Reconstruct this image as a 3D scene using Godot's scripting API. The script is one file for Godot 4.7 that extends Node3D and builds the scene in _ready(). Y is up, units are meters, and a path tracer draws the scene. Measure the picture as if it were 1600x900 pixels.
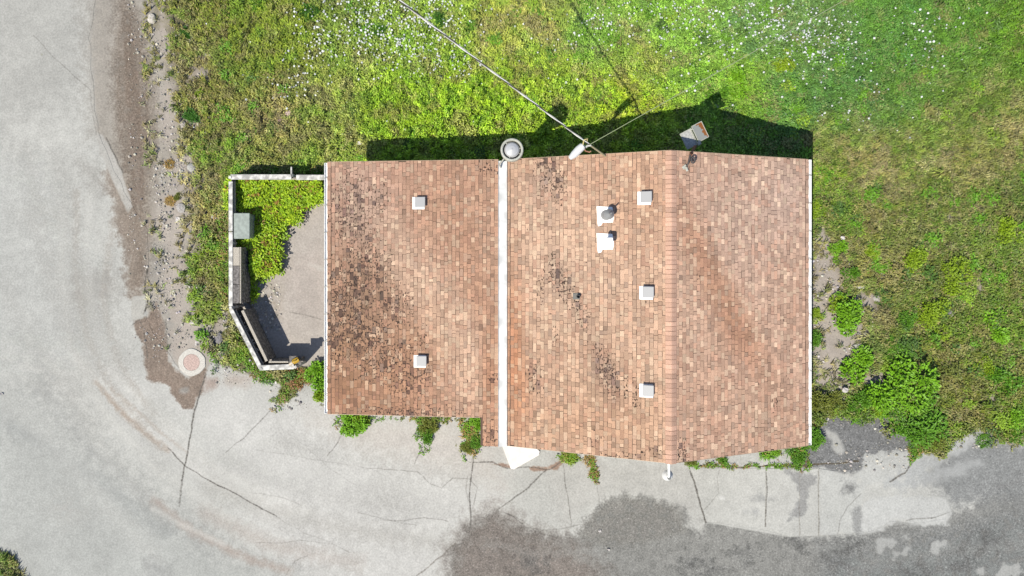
extends Node3D
# A small shingled commercial building seen from a drone, with its yard, drive and rough grass.
# World frame: x east, z south, y up; the camera hangs 25 m over the origin.

const FOCAL := 1069.0        # focal length for a 1600 px wide picture
const CAM_H := 25.0
const AXIS_Y := 400.0        # the lens looks straight down; its axis meets the picture above the middle
const K := 2.0               # lit, level surface: picture value = albedo * K
const TW := 2048
const TH := 1164
const X0 := -22.0
const Z0 := -12.1
const TS := 46.5454          # texels per metre of the painted ground

var rng := RandomNumberGenerator.new()
var used := {}
var mats := {}
var wobble := FastNoiseLite.new()
var paint := PackedByteArray()
var noise_mid := PackedByteArray()
var noise_fine := PackedByteArray()
var noise_big := PackedByteArray()
var ground_mat: StandardMaterial3D

# ------------------------------------------------------------------ picture <-> world
func P(px: float, py: float, h := 0.0) -> Vector3:
	return Vector3((px - 800.0) / FOCAL * (CAM_H - h), h, (py - AXIS_Y) / FOCAL * (CAM_H - h))

func G(px: float, py: float) -> Vector2:
	var v := P(px, py, 0.0)
	return Vector2(v.x, v.z)

func seen_at(x: float, y: float, z: float) -> Vector2:
	var f := CAM_H - y
	return Vector2(800.0 + FOCAL * x / f, AXIS_Y + FOCAL * z / f)

func poly(pts: Array) -> PackedVector2Array:
	var r := PackedVector2Array()
	for i in range(0, pts.size(), 2):
		r.append(G(pts[i], pts[i + 1]))
	return r

# ------------------------------------------------------------------ colours and materials
func lin(r: float, g: float, b: float, k := K) -> Color:      # picture sRGB 0-255 of a lit level face -> linear base colour
	var c := Color(r / 255.0, g / 255.0, b / 255.0).srgb_to_linear()
	return Color(c.r / k, c.g / k, c.b / k)

func mat(key: String, base: Color, rough := 0.8, metal := 0.0, vertex := false) -> StandardMaterial3D:
	if mats.has(key):
		return mats[key]
	var m := StandardMaterial3D.new()
	m.albedo_color = base.linear_to_srgb()
	m.roughness = rough
	m.metallic = metal
	m.vertex_color_use_as_albedo = vertex
	m.cull_mode = BaseMaterial3D.CULL_DISABLED
	mats[key] = m
	return m

func noise_tex(freq: float, lo: Color, hi: Color, size := 256, octaves := 4, seed_ := 1) -> NoiseTexture2D:
	var n := FastNoiseLite.new()
	n.seed = seed_
	n.noise_type = FastNoiseLite.TYPE_SIMPLEX_SMOOTH
	n.frequency = freq
	n.fractal_octaves = octaves
	var t := NoiseTexture2D.new()
	t.width = size
	t.height = size
	t.seamless = true
	t.noise = n
	var g := Gradient.new()
	g.set_color(0, lo)
	g.set_color(1, hi)
	g.offsets = PackedFloat32Array([0.25, 0.75])
	t.color_ramp = g
	return t

func worn(m: StandardMaterial3D, freq: float, lo: float, scale := 1.0, seed_ := 1) -> StandardMaterial3D:
	m.albedo_texture = noise_tex(freq, Color(lo, lo, lo), Color(1, 1, 1), 256, 4, seed_)
	m.uv1_triplanar = true
	m.uv1_world_triplanar = true
	m.uv1_scale = Vector3.ONE * scale
	return m

# ------------------------------------------------------------------ mesh building
class Shape:
	var v := PackedVector3Array()
	var n := PackedVector3Array()
	var c := PackedColorArray()
	var uv := PackedVector2Array()
	func tri(a: Vector3, b: Vector3, d: Vector3, col := Color.WHITE) -> void:      # counter-clockwise from outside
		var nn := (b - a).cross(d - a).normalized()
		for p in [a, d, b]:
			v.append(p); n.append(nn); c.append(col); uv.append(Vector2(p.x, p.z))
	func quad(a: Vector3, b: Vector3, d: Vector3, e: Vector3, col := Color.WHITE) -> void:
		tri(a, b, d, col)
		tri(a, d, e, col)
	func smooth_tri(p: Array, q: Array, col := Color.WHITE) -> void:
		for i in [0, 2, 1]:
			v.append(p[i]); n.append(q[i]); c.append(col); uv.append(Vector2(p[i].x, p[i].z))
	func box(ctr: Vector3, size: Vector3, bas := Basis(), ch := 0.0, col := Color.WHITE) -> void:
		var s := size / 2.0
		var k := Vector3(maxf(s.x - ch, 0), maxf(s.y - ch, 0), maxf(s.z - ch, 0))
		for ax in 3:
			for sg in [-1.0, 1.0]:
				var nn := Vector3.ZERO; nn[ax] = sg * s[ax]
				var a1 := Vector3.ZERO; a1[(ax + 1) % 3] = k[(ax + 1) % 3]
				var a2 := Vector3.ZERO; a2[(ax + 2) % 3] = k[(ax + 2) % 3]
				if sg < 0: a1 = -a1
				quad(ctr + bas * (nn - a1 - a2), ctr + bas * (nn + a1 - a2), ctr + bas * (nn + a1 + a2), ctr + bas * (nn - a1 + a2), col)
		if ch <= 0.0:
			return
		for ax in 3:
			var b1 := (ax + 1) % 3
			var b2 := (ax + 2) % 3
			for s1 in [-1.0, 1.0]:
				for s2 in [-1.0, 1.0]:
					var p := Vector3.ZERO; p[b1] = s1 * s[b1]; p[b2] = s2 * k[b2]
					var q := Vector3.ZERO; q[b1] = s1 * k[b1]; q[b2] = s2 * s[b2]
					var w := Vector3.ZERO; w[ax] = k[ax]
					if s1 * s2 > 0:
						quad(ctr + bas * (p - w), ctr + bas * (p + w), ctr + bas * (q + w), ctr + bas * (q - w), col)
						# winding is turned outwards below
					else:
						quad(ctr + bas * (q - w), ctr + bas * (q + w), ctr + bas * (p + w), ctr + bas * (p - w), col)
					_outward(6, ctr)
		for sx in [-1.0, 1.0]:
			for sy in [-1.0, 1.0]:
				for sz in [-1.0, 1.0]:
					tri(ctr + bas * Vector3(sx * s.x, sy * k.y, sz * k.z), ctr + bas * Vector3(sx * k.x, sy * s.y, sz * k.z), ctr + bas * Vector3(sx * k.x, sy * k.y, sz * s.z), col)
					_outward(3, ctr)
	func _outward(cnt: int, ctr: Vector3) -> void:
		for i in range(v.size() - cnt, v.size(), 3):
			if n[i].dot((v[i] + v[i + 1] + v[i + 2]) / 3.0 - ctr) < 0:
				var t := v[i + 1]; v[i + 1] = v[i + 2]; v[i + 2] = t
				for j in 3: n[i + j] = -n[i + j]
	func tube(pts: Array, radii: Array, sides := 8, col := Color.WHITE, caps := true) -> void:
		var rings := []
		var dirs := []
		var up := Vector3.UP
		for i in pts.size():
			var d: Vector3 = (pts[mini(i + 1, pts.size() - 1)] - pts[maxi(i - 1, 0)]).normalized()
			if absf(d.dot(up)) > 0.95: up = Vector3.RIGHT
			var e := d.cross(up).normalized()
			var f := d.cross(e).normalized()
			up = -f
			var ring := []
			var dr := []
			for k in sides:
				var a := TAU * k / sides
				var o := e * cos(a) + f * sin(a)
				dr.append(o); ring.append(pts[i] + o * float(radii[i]))
			rings.append(ring); dirs.append(dr)
		for i in pts.size() - 1:
			for k in sides:
				var k2 := (k + 1) % sides
				smooth_tri([rings[i][k], rings[i][k2], rings[i + 1][k2]], [dirs[i][k], dirs[i][k2], dirs[i + 1][k2]], col)
				smooth_tri([rings[i][k], rings[i + 1][k2], rings[i + 1][k]], [dirs[i][k], dirs[i + 1][k2], dirs[i + 1][k]], col)
		if caps:
			for k in range(1, sides - 1):
				tri(rings[0][0], rings[0][k + 1], rings[0][k], col)
				var m: Array = rings[-1]
				tri(m[0], m[k], m[k + 1], col)
	func lathe(prof: Array, ctr: Vector3, sides := 24, col := Color.WHITE, bas := Basis()) -> void:   # prof: Vector2(radius, height), bottom to top outside
		for i in prof.size() - 1:
			var p: Vector2 = prof[i]
			var q: Vector2 = prof[i + 1]
			if p.distance_to(q) < 1e-5: continue
			var nn := Vector2(q.y - p.y, p.x - q.x).normalized()
			for k in sides:
				var a := TAU * k / sides
				var b := TAU * (k + 1) / sides
				var ca := Vector3(cos(a), 0, -sin(a))
				var cb := Vector3(cos(b), 0, -sin(b))
				var na := bas * (ca * nn.x + Vector3.UP * nn.y)
				var nb := bas * (cb * nn.x + Vector3.UP * nn.y)
				var p0 := ctr + bas * (ca * p.x + Vector3.UP * p.y)
				var p1 := ctr + bas * (cb * p.x + Vector3.UP * p.y)
				var q0 := ctr + bas * (ca * q.x + Vector3.UP * q.y)
				var q1 := ctr + bas * (cb * q.x + Vector3.UP * q.y)
				if p.x > 1e-5: smooth_tri([p0, p1, q1], [na, nb, nb], col)
				if q.x > 1e-5: smooth_tri([p0, q1, q0], [na, nb, na], col)
	func slab(pts: PackedVector2Array, y0: float, y1: float, col := Color.WHITE) -> void:
		var p := pts
		if Geometry2D.is_polygon_clockwise(p):
			p = p.duplicate(); p.reverse()
		var ids := Geometry2D.triangulate_polygon(p)
		for i in range(0, ids.size(), 3):
			var a := Vector3(p[ids[i]].x, y1, p[ids[i]].y)
			var b := Vector3(p[ids[i + 1]].x, y1, p[ids[i + 1]].y)
			var d := Vector3(p[ids[i + 2]].x, y1, p[ids[i + 2]].y)
			if (b - a).cross(d - a).y > 0: tri(a, b, d, col)
			else: tri(a, d, b, col)
		var mid := Vector2.ZERO
		for i in p.size():
			var a := p[i]
			var b := p[(i + 1) % p.size()]
			quad(Vector3(a.x, y1, a.y), Vector3(b.x, y1, b.y), Vector3(b.x, y0, b.y), Vector3(a.x, y0, a.y), col)
			var nn := n[n.size() - 1]
			var mp := (a + b) / 2.0 + Vector2(nn.x, nn.z) * 0.002
			if Geometry2D.is_point_in_polygon(mp, p):
				for j in range(v.size() - 6, v.size(), 3):
					var t := v[j + 1]; v[j + 1] = v[j + 2]; v[j + 2] = t
					for k in 3: n[j + k] = -n[j + k]
	func mesh() -> ArrayMesh:
		var m := ArrayMesh.new()
		add_to(m)
		return m
	func add_to(m: ArrayMesh) -> void:
		var arr := []
		arr.resize(Mesh.ARRAY_MAX)
		arr[Mesh.ARRAY_VERTEX] = v
		arr[Mesh.ARRAY_NORMAL] = n
		arr[Mesh.ARRAY_COLOR] = c
		arr[Mesh.ARRAY_TEX_UV] = uv
		m.add_surface_from_arrays(Mesh.PRIMITIVE_TRIANGLES, arr)

func numbered(called: String) -> String:
	var k: int = used.get(called, 0)
	used[called] = k + 1
	return called if k == 0 else "%s_%03d" % [called, k]

func put(called: String, shape: Shape, m: Material, parent: Node = self) -> MeshInstance3D:
	return put_mesh(called, shape.mesh(), m, parent)

func put_mesh(called: String, me: Mesh, m: Material, parent: Node = self) -> MeshInstance3D:
	var o := MeshInstance3D.new()
	o.name = numbered(called) if parent == self else called
	o.mesh = me
	for i in me.get_surface_count():
		o.set_surface_override_material(i, m)
	parent.add_child(o, true)
	return o

func tag(o: Node, label: String, category: String, group := "") -> Node:
	o.set_meta("label", label)
	o.set_meta("category", category)
	if group != "": o.set_meta("group", group)
	return o

func thing(called: String, label: String, category: String, at := Vector3.ZERO, group := "") -> Node3D:
	var o := Node3D.new()
	o.name = numbered(called)
	add_child(o)
	o.position = at
	tag(o, label, category, group)
	return o

func structure(o: Node, label := "", category := "") -> Node:
	o.set_meta("kind", "structure")
	if label != "": tag(o, label, category)
	return o

func stuff(called: String, me: Mesh, m: Material, xf: Array, cols: PackedColorArray, label: String, category: String) -> void:
	var mm := MultiMesh.new()
	mm.transform_format = MultiMesh.TRANSFORM_3D
	mm.use_colors = true
	mm.mesh = me
	mm.instance_count = xf.size()
	for i in xf.size():
		mm.set_instance_transform(i, xf[i])
		mm.set_instance_color(i, cols[i])
	var o := MultiMeshInstance3D.new()
	o.name = numbered(called)
	o.multimesh = mm
	o.material_override = m
	add_child(o)
	tag(o, label, category)
	o.set_meta("kind", "stuff")

# ------------------------------------------------------------------ ground paint
func noise_bytes(freq: float, seed_: int, octaves := 3) -> PackedByteArray:
	var n := FastNoiseLite.new()
	n.seed = seed_
	n.noise_type = FastNoiseLite.TYPE_SIMPLEX_SMOOTH
	n.frequency = freq
	n.fractal_octaves = octaves
	return n.get_image(TW, TH, false, false, true).get_data()

func area(pts: Array, rgb: Array, soft := 0.05, jag := 0.12, op := 1.0, width := -1.0, mottled := 0.0) -> void:
	# a patch (width < 0) or a stroke of that width in metres, in picture values; ragged edge from noise
	var q := PackedVector2Array()
	for p in poly(pts):
		q.append((p - Vector2(X0, Z0)) * TS)
	var pad := (soft + jag + maxf(width, 0)) * TS + 4.0
	var lo := q[0]
	var hi := q[0]
	for p in q:
		lo = lo.min(p)
		hi = hi.max(p)
	var x0 := maxi(0, int(lo.x - pad))
	var x1 := mini(TW - 1, int(hi.x + pad))
	var y0 := maxi(0, int(lo.y - pad))
	var y1 := mini(TH - 1, int(hi.y + pad))
	if x1 <= x0 or y1 <= y0: return
	var st := 4
	var gw := (x1 - x0) / st + 2
	var gh := (y1 - y0) / st + 2
	var d := PackedFloat32Array()
	d.resize(gw * gh)
	var closed := width < 0
	var segs := q.size() if closed else q.size() - 1
	for gy in gh:
		for gx in gw:
			var p := Vector2(x0 + gx * st, y0 + gy * st)
			var best := 1e9
			for i in segs:
				best = minf(best, p.distance_squared_to(Geometry2D.get_closest_point_to_segment(p, q[i], q[(i + 1) % q.size()])))
			best = sqrt(best)
			if closed:
				if Geometry2D.is_point_in_polygon(p, q): best = -best
			else:
				best -= width * TS / 2.0
			d[gy * gw + gx] = best
	var s := maxf(soft * TS, 0.6)
	var j := jag * TS / 100.0
	var r: float = rgb[0]
	var g: float = rgb[1]
	var b: float = rgb[2]
	for y in range(y0, y1):
		var fy := float(y - y0) / st
		var iy := int(fy)
		fy -= iy
		for x in range(x0, x1):
			var fx := float(x - x0) / st
			var ix := int(fx)
			fx -= ix
			var o := iy * gw + ix
			var dd := (d[o] * (1 - fx) + d[o + 1] * fx) * (1 - fy) + (d[o + gw] * (1 - fx) + d[o + gw + 1] * fx) * fy
			if dd > s + j * 100: continue
			var k := y * TW + x
			dd += ((noise_mid[k] - 128) * 0.7 + (noise_fine[k] - 128) * 0.3) * j
			if dd > s: continue
			var a := op * clampf((s - dd) / (2 * s), 0.0, 1.0)
			if mottled > 0:
				a *= clampf(1.0 + mottled * (noise_mid[k] - 128) / 50.0, 0.0, 1.0)
			k *= 3
			paint[k] = int(paint[k] + (r - paint[k]) * a)
			paint[k + 1] = int(paint[k + 1] + (g - paint[k + 1]) * a)
			paint[k + 2] = int(paint[k + 2] + (b - paint[k + 2]) * a)

func crack(pts: Array, w := 0.014, op := 0.75, rgb := [104, 100, 95], wander := 0.05) -> void:
	var q := poly(pts)
	var line := PackedVector2Array()
	for i in q.size() - 1:
		var steps := maxi(1, int(q[i].distance_to(q[i + 1]) / 0.12))
		for k in steps:
			var p := q[i].lerp(q[i + 1], float(k) / steps)
			line.append(p + Vector2(wobble.get_noise_2d(p.x * 60, p.y * 60), wobble.get_noise_2d(p.y * 60 + 900, p.x * 60)) * wander)
	line.append(q[q.size() - 1])
	for i in line.size() - 1:
		var a := (line[i] - Vector2(X0, Z0)) * TS
		var b := (line[i + 1] - Vector2(X0, Z0)) * TS
		var hw := w * TS * 0.5 * rng.randf_range(0.6, 1.5)
		for y in range(maxi(0, int(minf(a.y, b.y) - 3)), mini(TH - 1, int(maxf(a.y, b.y) + 4))):
			for x in range(maxi(0, int(minf(a.x, b.x) - 3)), mini(TW - 1, int(maxf(a.x, b.x) + 4))):
				var p := Vector2(x, y)
				var dd := p.distance_to(Geometry2D.get_closest_point_to_segment(p, a, b))
				var al := op * clampf(hw + 0.9 - dd, 0.0, 1.0) * clampf(hw + 0.35, 0.3, 1.0)
				if al <= 0: continue
				var k := (y * TW + x) * 3
				for ch in 3:
					paint[k + ch] = int(minf(paint[k + ch], paint[k + ch] + (rgb[ch] - paint[k + ch]) * al))

# the rough vegetation: [px, py, reach, r, g, b, cover 0-1, broad-leaved 0-1]
var veg := [
	[270, 40, 40, 120, 125, 60, 0.6, 0.2], [360, 30, 70, 125, 140, 45, 1.0, 0.1], [300, 100, 30, 150, 140, 110, 0.35, 0.0], [330, 150, 60, 135, 135, 65, 0.75, 0.1],
	[440, 60, 70, 135, 155, 45, 1.0, 0.2], [440, 190, 55, 165, 150, 105, 0.75, 0.0], [400, 230, 50, 150, 150, 85, 0.9, 0.0], [350, 240, 35, 110, 145, 35, 1.0, 0.1], [520, 150, 70, 140, 150, 75, 0.95, 0.0],
	[470, 245, 50, 135, 150, 65, 1.0, 0.1], [540, 30, 60, 125, 150, 60, 1.0, 0.4], [640, 60, 90, 130, 160, 60, 1.0, 0.4], [620, 170, 80, 140, 175, 35, 1.0, 0.0], [720, 150, 80, 145, 180, 40, 1.0, 0.0],
	[800, 180, 70, 150, 185, 40, 1.0, 0.0], [780, 40, 60, 150, 155, 70, 1.0, 0.1], [840, 40, 50, 155, 150, 85, 0.95, 0.0], [880, 120, 70, 140, 165, 50, 1.0, 0.1], [920, 60, 60, 110, 150, 65, 1.0, 0.5],
	[1000, 90, 60, 135, 150, 65, 1.0, 0.2], [990, 160, 60, 155, 180, 35, 1.0, 0.1], [1050, 30, 80, 120, 165, 65, 1.0, 0.5], [1090, 110, 60, 115, 160, 50, 1.0, 0.4], [1160, 130, 50, 122, 166, 45, 1.0, 0.4],
	[1180, 40, 70, 100, 142, 74, 1.0, 0.6], [1260, 60, 70, 96, 136, 74, 1.0, 0.6], [1240, 150, 50, 85, 140, 55, 1.0, 0.5], [1320, 120, 70, 72, 125, 58, 1.0, 0.6], [1400, 60, 80, 80, 135, 50, 1.0, 0.6],
	[1400, 150, 70, 85, 130, 52, 1.0, 0.5], [1500, 60, 70, 85, 135, 40, 1.0, 0.5], [1580, 60, 60, 90, 135, 25, 1.0, 0.3], [1520, 160, 60, 105, 130, 50, 1.0, 0.2], [1580, 210, 60, 145, 138, 85, 0.9, 0.0],
	[1300, 215, 50, 125, 140, 70, 1.0, 0.1], [1360, 255, 55, 150, 140, 95, 0.85, 0.0], [1290, 270, 35, 125, 155, 35, 1.0, 0.3], [1440, 220, 70, 120, 138, 60, 1.0, 0.1], [1500, 260, 60, 135, 135, 75, 0.95, 0.0],
	[1300, 330, 40, 100, 135, 35, 0.9, 0.3], [1380, 330, 60, 120, 128, 60, 0.9, 0.1], [1480, 330, 60, 110, 125, 55, 0.95, 0.2], [1570, 300, 60, 100, 118, 50, 1.0, 0.2], [1560, 390, 60, 110, 135, 45, 1.0, 0.4],
	[1290, 400, 30, 150, 135, 110, 0.45, 0.0], [1360, 400, 50, 135, 132, 75, 0.75, 0.1], [1440, 420, 60, 115, 125, 55, 0.9, 0.2], [1500, 480, 60, 112, 135, 45, 0.95, 0.4], [1570, 500, 60, 105, 135, 38, 0.95, 0.4],
	[1285, 460, 28, 160, 148, 130, 0.25, 0.0], [1310, 530, 34, 165, 155, 142, 0.08, 0.0], [1300, 440, 26, 165, 150, 135, 0.12, 0.0], [1372, 598, 20, 165, 155, 142, 0.05, 0.0], [1308, 580, 24, 160, 148, 132, 0.15, 0.0], [1360, 490, 30, 140, 135, 95, 0.5, 0.0], [1410, 500, 45, 120, 130, 60, 0.8, 0.2], [1400, 550, 40, 105, 130, 50, 0.8, 0.3],
	[1390, 585, 18, 165, 155, 140, 0.15, 0.0], [1290, 600, 25, 125, 125, 85, 0.5, 0.1], [1450, 560, 50, 110, 118, 45, 0.9, 0.2], [1520, 560, 50, 120, 130, 60, 0.85, 0.2], [1430, 630, 50, 85, 140, 20, 1.0, 0.8],
	[1500, 620, 50, 112, 112, 45, 0.9, 0.1], [1570, 630, 50, 100, 130, 30, 0.9, 0.4], [1340, 640, 40, 95, 125, 30, 0.9, 0.5], [1285, 640, 25, 100, 120, 35, 0.85, 0.4], [1470, 690, 40, 105, 125, 35, 0.8, 0.3], [1540, 660, 30, 110, 115, 45, 0.5, 0.1],
	[285, 380, 30, 160, 150, 130, 0.06, 0.0], [290, 500, 30, 160, 155, 145, 0.05, 0.0], [300, 545, 30, 160, 155, 145, 0.05, 0.0], [300, 575, 30, 160, 155, 145, 0.02, 0.0], [265, 500, 30, 160, 155, 150, 0.0, 0.0], [255, 420, 30, 160, 155, 150, 0.0, 0.0], [330, 600, 20, 160, 155, 150, 0.0, 0.0], [250, 290, 25, 160, 155, 150, 0.0, 0.0], [262, 190, 16, 160, 155, 150, 0.05, 0.0], [278, 240, 14, 165, 150, 120, 0.3, 0.0],
	[300, 290, 25, 165, 150, 115, 0.3, 0.0], [270, 330, 25, 160, 155, 150, 0.05, 0.0], [325, 330, 20, 155, 142, 85, 0.6, 0.0], [330, 390, 25, 115, 130, 40, 0.9, 0.1], [300, 430, 22, 120, 135, 40, 0.55, 0.1], [345, 450, 18, 130, 140, 45, 0.8, 0.1],
	[315, 490, 20, 115, 140, 35, 0.8, 0.1], [280, 470, 25, 160, 155, 150, 0.05, 0.0], [345, 520, 18, 160, 150, 140, 0.15, 0.0], [362, 540, 18, 130, 145, 45, 0.9, 0.1], [385, 565, 15, 125, 140, 45, 0.8, 0.1],
	[20, 890, 40, 95, 115, 35, 1.0, 0.2], [250, 150, 20, 165, 160, 155, 0.05, 0.0], [245, 60, 18, 165, 160, 155, 0.08, 0.0], [265, 230, 20, 160, 155, 145, 0.1, 0.0],
]
const VW := 190
const VH := 130
var vf := PackedFloat32Array()     # r g b cover broad, every 10 px from (-150, -150)

func make_veg() -> void:
	vf.resize(VW * VH * 5)
	for j in VH:
		for i in VW:
			var x := -150.0 + i * 10
			var y := -150.0 + j * 10
			var n := Vector2(x, y) + Vector2(wobble.get_noise_2d(x, y), wobble.get_noise_2d(y + 500, x)) * 26.0
			var sw := 1e-9
			var acc := [0.0, 0.0, 0.0, 0.0, 0.0]
			for p in veg:
				var d2: float = ((n.x - p[0]) ** 2 + (n.y - p[1]) ** 2) / (p[2] * p[2])
				var w: float = 1.0 / (0.05 + d2 * d2)
				sw += w
				for k in 5: acc[k] += w * p[3 + k]
			for k in 5: vf[(j * VW + i) * 5 + k] = acc[k] / sw

func veg_at(p: Vector2) -> Array:
	var fx := clampf((p.x + 150.0) / 10.0, 0, VW - 2.001)
	var fy := clampf((p.y + 150.0) / 10.0, 0, VH - 2.001)
	var i := int(fx)
	var j := int(fy)
	fx -= i
	fy -= j
	var r := []
	for k in 5:
		var o := (j * VW + i) * 5 + k
		r.append((vf[o] * (1 - fx) + vf[o + 5] * fx) * (1 - fy) + (vf[o + VW * 5] * (1 - fx) + vf[o + VW * 5 + 5] * fx) * fy)
	return r

const PAVE := [-160, -160, 140, -160, 148, 0, 140, 60, 146, 140, 152, 205, 165, 235, 190, 290, 210, 330, 232, 360, 232, 420, 226, 460, 229, 500, 240, 525, 262, 548, 280, 575, 310, 590, 338, 560, 352, 572, 372, 580, 400, 586, 470, 588, 512, 575, 560, 560, 700, 560, 1000, 600, 1200, 640, 1262, 660, 1290, 652, 1340, 652, 1400, 648, 1425, 668, 1435, 700, 1470, 715, 1490, 690, 1515, 668, 1545, 672, 1560, 690, 1600, 688, 1640, 700, 1800, 700, 1800, 1060, 60, 1060, 40, 900, 18, 868, -6, 855, -160, 800]
const DARK := [695, 1060, 703, 858, 720, 838, 735, 815, 752, 806, 775, 796, 783, 806, 800, 815, 840, 832, 880, 838, 908, 832, 914, 812, 930, 795, 948, 783, 975, 775, 1000, 778, 1030, 784, 1055, 792, 1072, 803, 1079, 828, 1096, 836, 1103, 815, 1150, 822, 1200, 830, 1230, 838, 1280, 837, 1350, 833, 1375, 825, 1390, 815, 1420, 818, 1450, 815, 1478, 812, 1484, 800, 1505, 800, 1530, 780, 1560, 752, 1600, 738, 1800, 735, 1800, 1060]
const VERGE := [120, -160, 245, -160, 248, -20, 240, 30, 255, 70, 268, 130, 275, 190, 262, 240, 290, 300, 300, 345, 285, 420, 300, 470, 330, 500, 350, 540, 355, 600, 120, 600]
const PATIO := [364, 281, 512, 275, 560, 275, 560, 600, 512, 585, 470, 580, 410, 580, 372, 488, 364, 470]

# bare gravelly spots: [px, py, half width, half height]
const BARE := [[1288, 452, 26, 74], [1312, 534, 40, 42], [1302, 588, 34, 42], [1378, 596, 34, 18], [1284, 380, 14, 40], [1352, 470, 20, 16], [1340, 545, 16, 14], [1300, 405, 12, 16], [1376, 430, 8, 12], [1450, 500, 14, 8], [1530, 440, 8, 24], [1545, 620, 20, 10], [1480, 340, 12, 8], [1345, 520, 12, 12],
	[268, 340, 26, 50], [286, 262, 22, 30], [275, 440, 26, 60], [290, 530, 26, 44], [262, 180, 14, 50], [255, 60, 10, 50], [312, 118, 18, 12], [345, 500, 10, 30], [302, 190, 14, 12], [350, 408, 8, 14]]

func make_paint() -> void:
	noise_mid = noise_bytes(0.045, 11)
	noise_fine = noise_bytes(0.22, 12)
	noise_big = noise_bytes(0.008, 13)
	paint.resize(TW * TH * 3)
	# base: soil and thatch under the grass from the vegetation field; paved ground elsewhere
	var step := 4
	for ty in range(0, TH, step):
		for tx in range(0, TW, step):
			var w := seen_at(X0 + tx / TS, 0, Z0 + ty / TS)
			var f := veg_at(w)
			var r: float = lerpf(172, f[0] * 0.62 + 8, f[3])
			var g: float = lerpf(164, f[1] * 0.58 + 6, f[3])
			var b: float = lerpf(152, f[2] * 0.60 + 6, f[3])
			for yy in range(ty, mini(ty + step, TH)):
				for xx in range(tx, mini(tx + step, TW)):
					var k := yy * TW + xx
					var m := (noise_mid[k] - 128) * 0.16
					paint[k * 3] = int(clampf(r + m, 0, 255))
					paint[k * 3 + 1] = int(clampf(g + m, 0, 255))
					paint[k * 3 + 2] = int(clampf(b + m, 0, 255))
	# verge: compacted dirt and gravel
	area(VERGE, [184, 177, 168], 0.25, 0.3)
	# paved surfaces
	area(PAVE, [205, 204, 200], 0.08, 0.14)
	area([420, 720, 800, 740, 780, 800, 700, 860, 690, 1000, 480, 1000, 380, 800], [219, 217, 214], 0.8, 0.5, 0.8)
	area([150, 560, 240, 600, 330, 640, 420, 700, 400, 760, 300, 740, 200, 660], [216, 214, 211], 0.5, 0.4, 0.7)
	area([-160, 560, 40, 600, 140, 690, 260, 790, 420, 910, 500, 1060, -160, 1060], [193, 194, 191], 0.9, 0.5)
	area([-160, 230, 60, 260, 150, 420, 160, 560, 60, 560, -160, 520], [200, 201, 198], 0.8, 0.5, 0.7)
	area([-160, -160, 150, -160, 140, 130, 0, 200, -160, 200], [192, 191, 187], 0.5, 0.4, 0.8)
	area([330, 600, 700, 660, 800, 720, 700, 790, 420, 740, 330, 680], [222, 220, 217], 0.7, 0.5, 0.85)
	area([480, 650, 760, 665, 790, 760, 560, 700], [216, 208, 201], 0.5, 0.4, 0.6)
	area([850, 715, 1078, 728, 1100, 820, 1060, 795, 960, 770, 900, 800, 880, 830], [201, 199, 195], 0.2, 0.2, 0.9)
	# drive: dirt that runs down from the verge
	area([128, -160, 205, -160, 200, 60, 190, 160, 168, 215, 150, 205, 146, 120], [172, 165, 157], 0.6, 0.35, 0.8)
	area([186, -20, 212, 20, 228, 60, 236, 120, 243, 180, 243, 250, 232, 330, 234, 420, 214, 470, 205, 400, 196, 330, 190, 250, 182, 180, 178, 100, 184, 30], [133, 119, 107], 0.3, 0.3, 0.95, -1.0, 0.3)
	area([200, 60, 216, 120, 224, 220, 216, 260, 208, 160], [130, 113, 100], 0.15, 0.2, 0.45)
	area([166, 260, 186, 292, 205, 330, 214, 372, 222, 440, 205, 462, 196, 440, 197, 390, 178, 352, 178, 318, 160, 282], [152, 138, 126], 0.14, 0.2, 0.85)
	area([150, 205, 160, 212, 176, 238, 190, 268, 207, 322, 200, 332, 184, 300, 168, 262, 156, 240], [201, 198, 193], 0.03, 0.07, 0.9)
	area([110, 440, 160, 420, 190, 440, 186, 462, 140, 480, 112, 470], [160, 155, 149], 0.3, 0.3, 0.4)
	area([120, 250, 150, 258, 170, 300, 150, 300], [172, 168, 163], 0.25, 0.2, 0.5)
	area([184, 335, 230, 332, 236, 370, 231, 420, 224, 470, 204, 466, 200, 430, 196, 380], [156, 142, 130], 0.2, 0.2, 0.7)
	area([207, 510, 214, 498, 232, 496, 244, 470, 256, 500, 262, 545, 268, 572, 290, 590, 322, 574, 319, 598, 315, 615, 308, 622, 302, 637, 284, 637, 272, 618, 262, 602, 230, 591, 226, 560, 221, 530], [146, 128, 115], 0.05, 0.10, 0.9)
	area([207, 463, 228, 461, 230, 471, 222, 497, 207, 500, 203, 480], [199, 196, 190], 0.03, 0.06)
	area([262, 545, 272, 543, 273, 565, 262, 566], [196, 192, 186], 0.02, 0.03)
	area([280, 606, 294, 604, 297, 612, 288, 616, 280, 613], [165, 160, 155], 0.05, 0.05, 0.9)
	area([235, 380, 262, 380, 290, 440, 295, 500, 275, 560, 250, 480, 232, 430], [172, 167, 161], 0.2, 0.25, 0.8, -1.0, 0.4)
	area([318, 590, 340, 592, 336, 606, 318, 612], [176, 154, 143], 0.12, 0.1, 0.7)
	area([352, 585, 400, 590, 380, 604, 350, 598], [193, 175, 163], 0.2, 0.1, 0.6)
	for st in [[196, 60, 200, 160, 214, 300], [206, 20, 216, 150, 222, 240], [182, 120, 190, 230, 205, 310], [220, 160, 226, 260, 218, 340], [212, 330, 222, 400, 214, 450], [200, 210, 214, 320, 222, 420]]:
		area(st, [136, 118, 104], 0.08, 0.15, 0.4, 0.07, 0.5)
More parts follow.
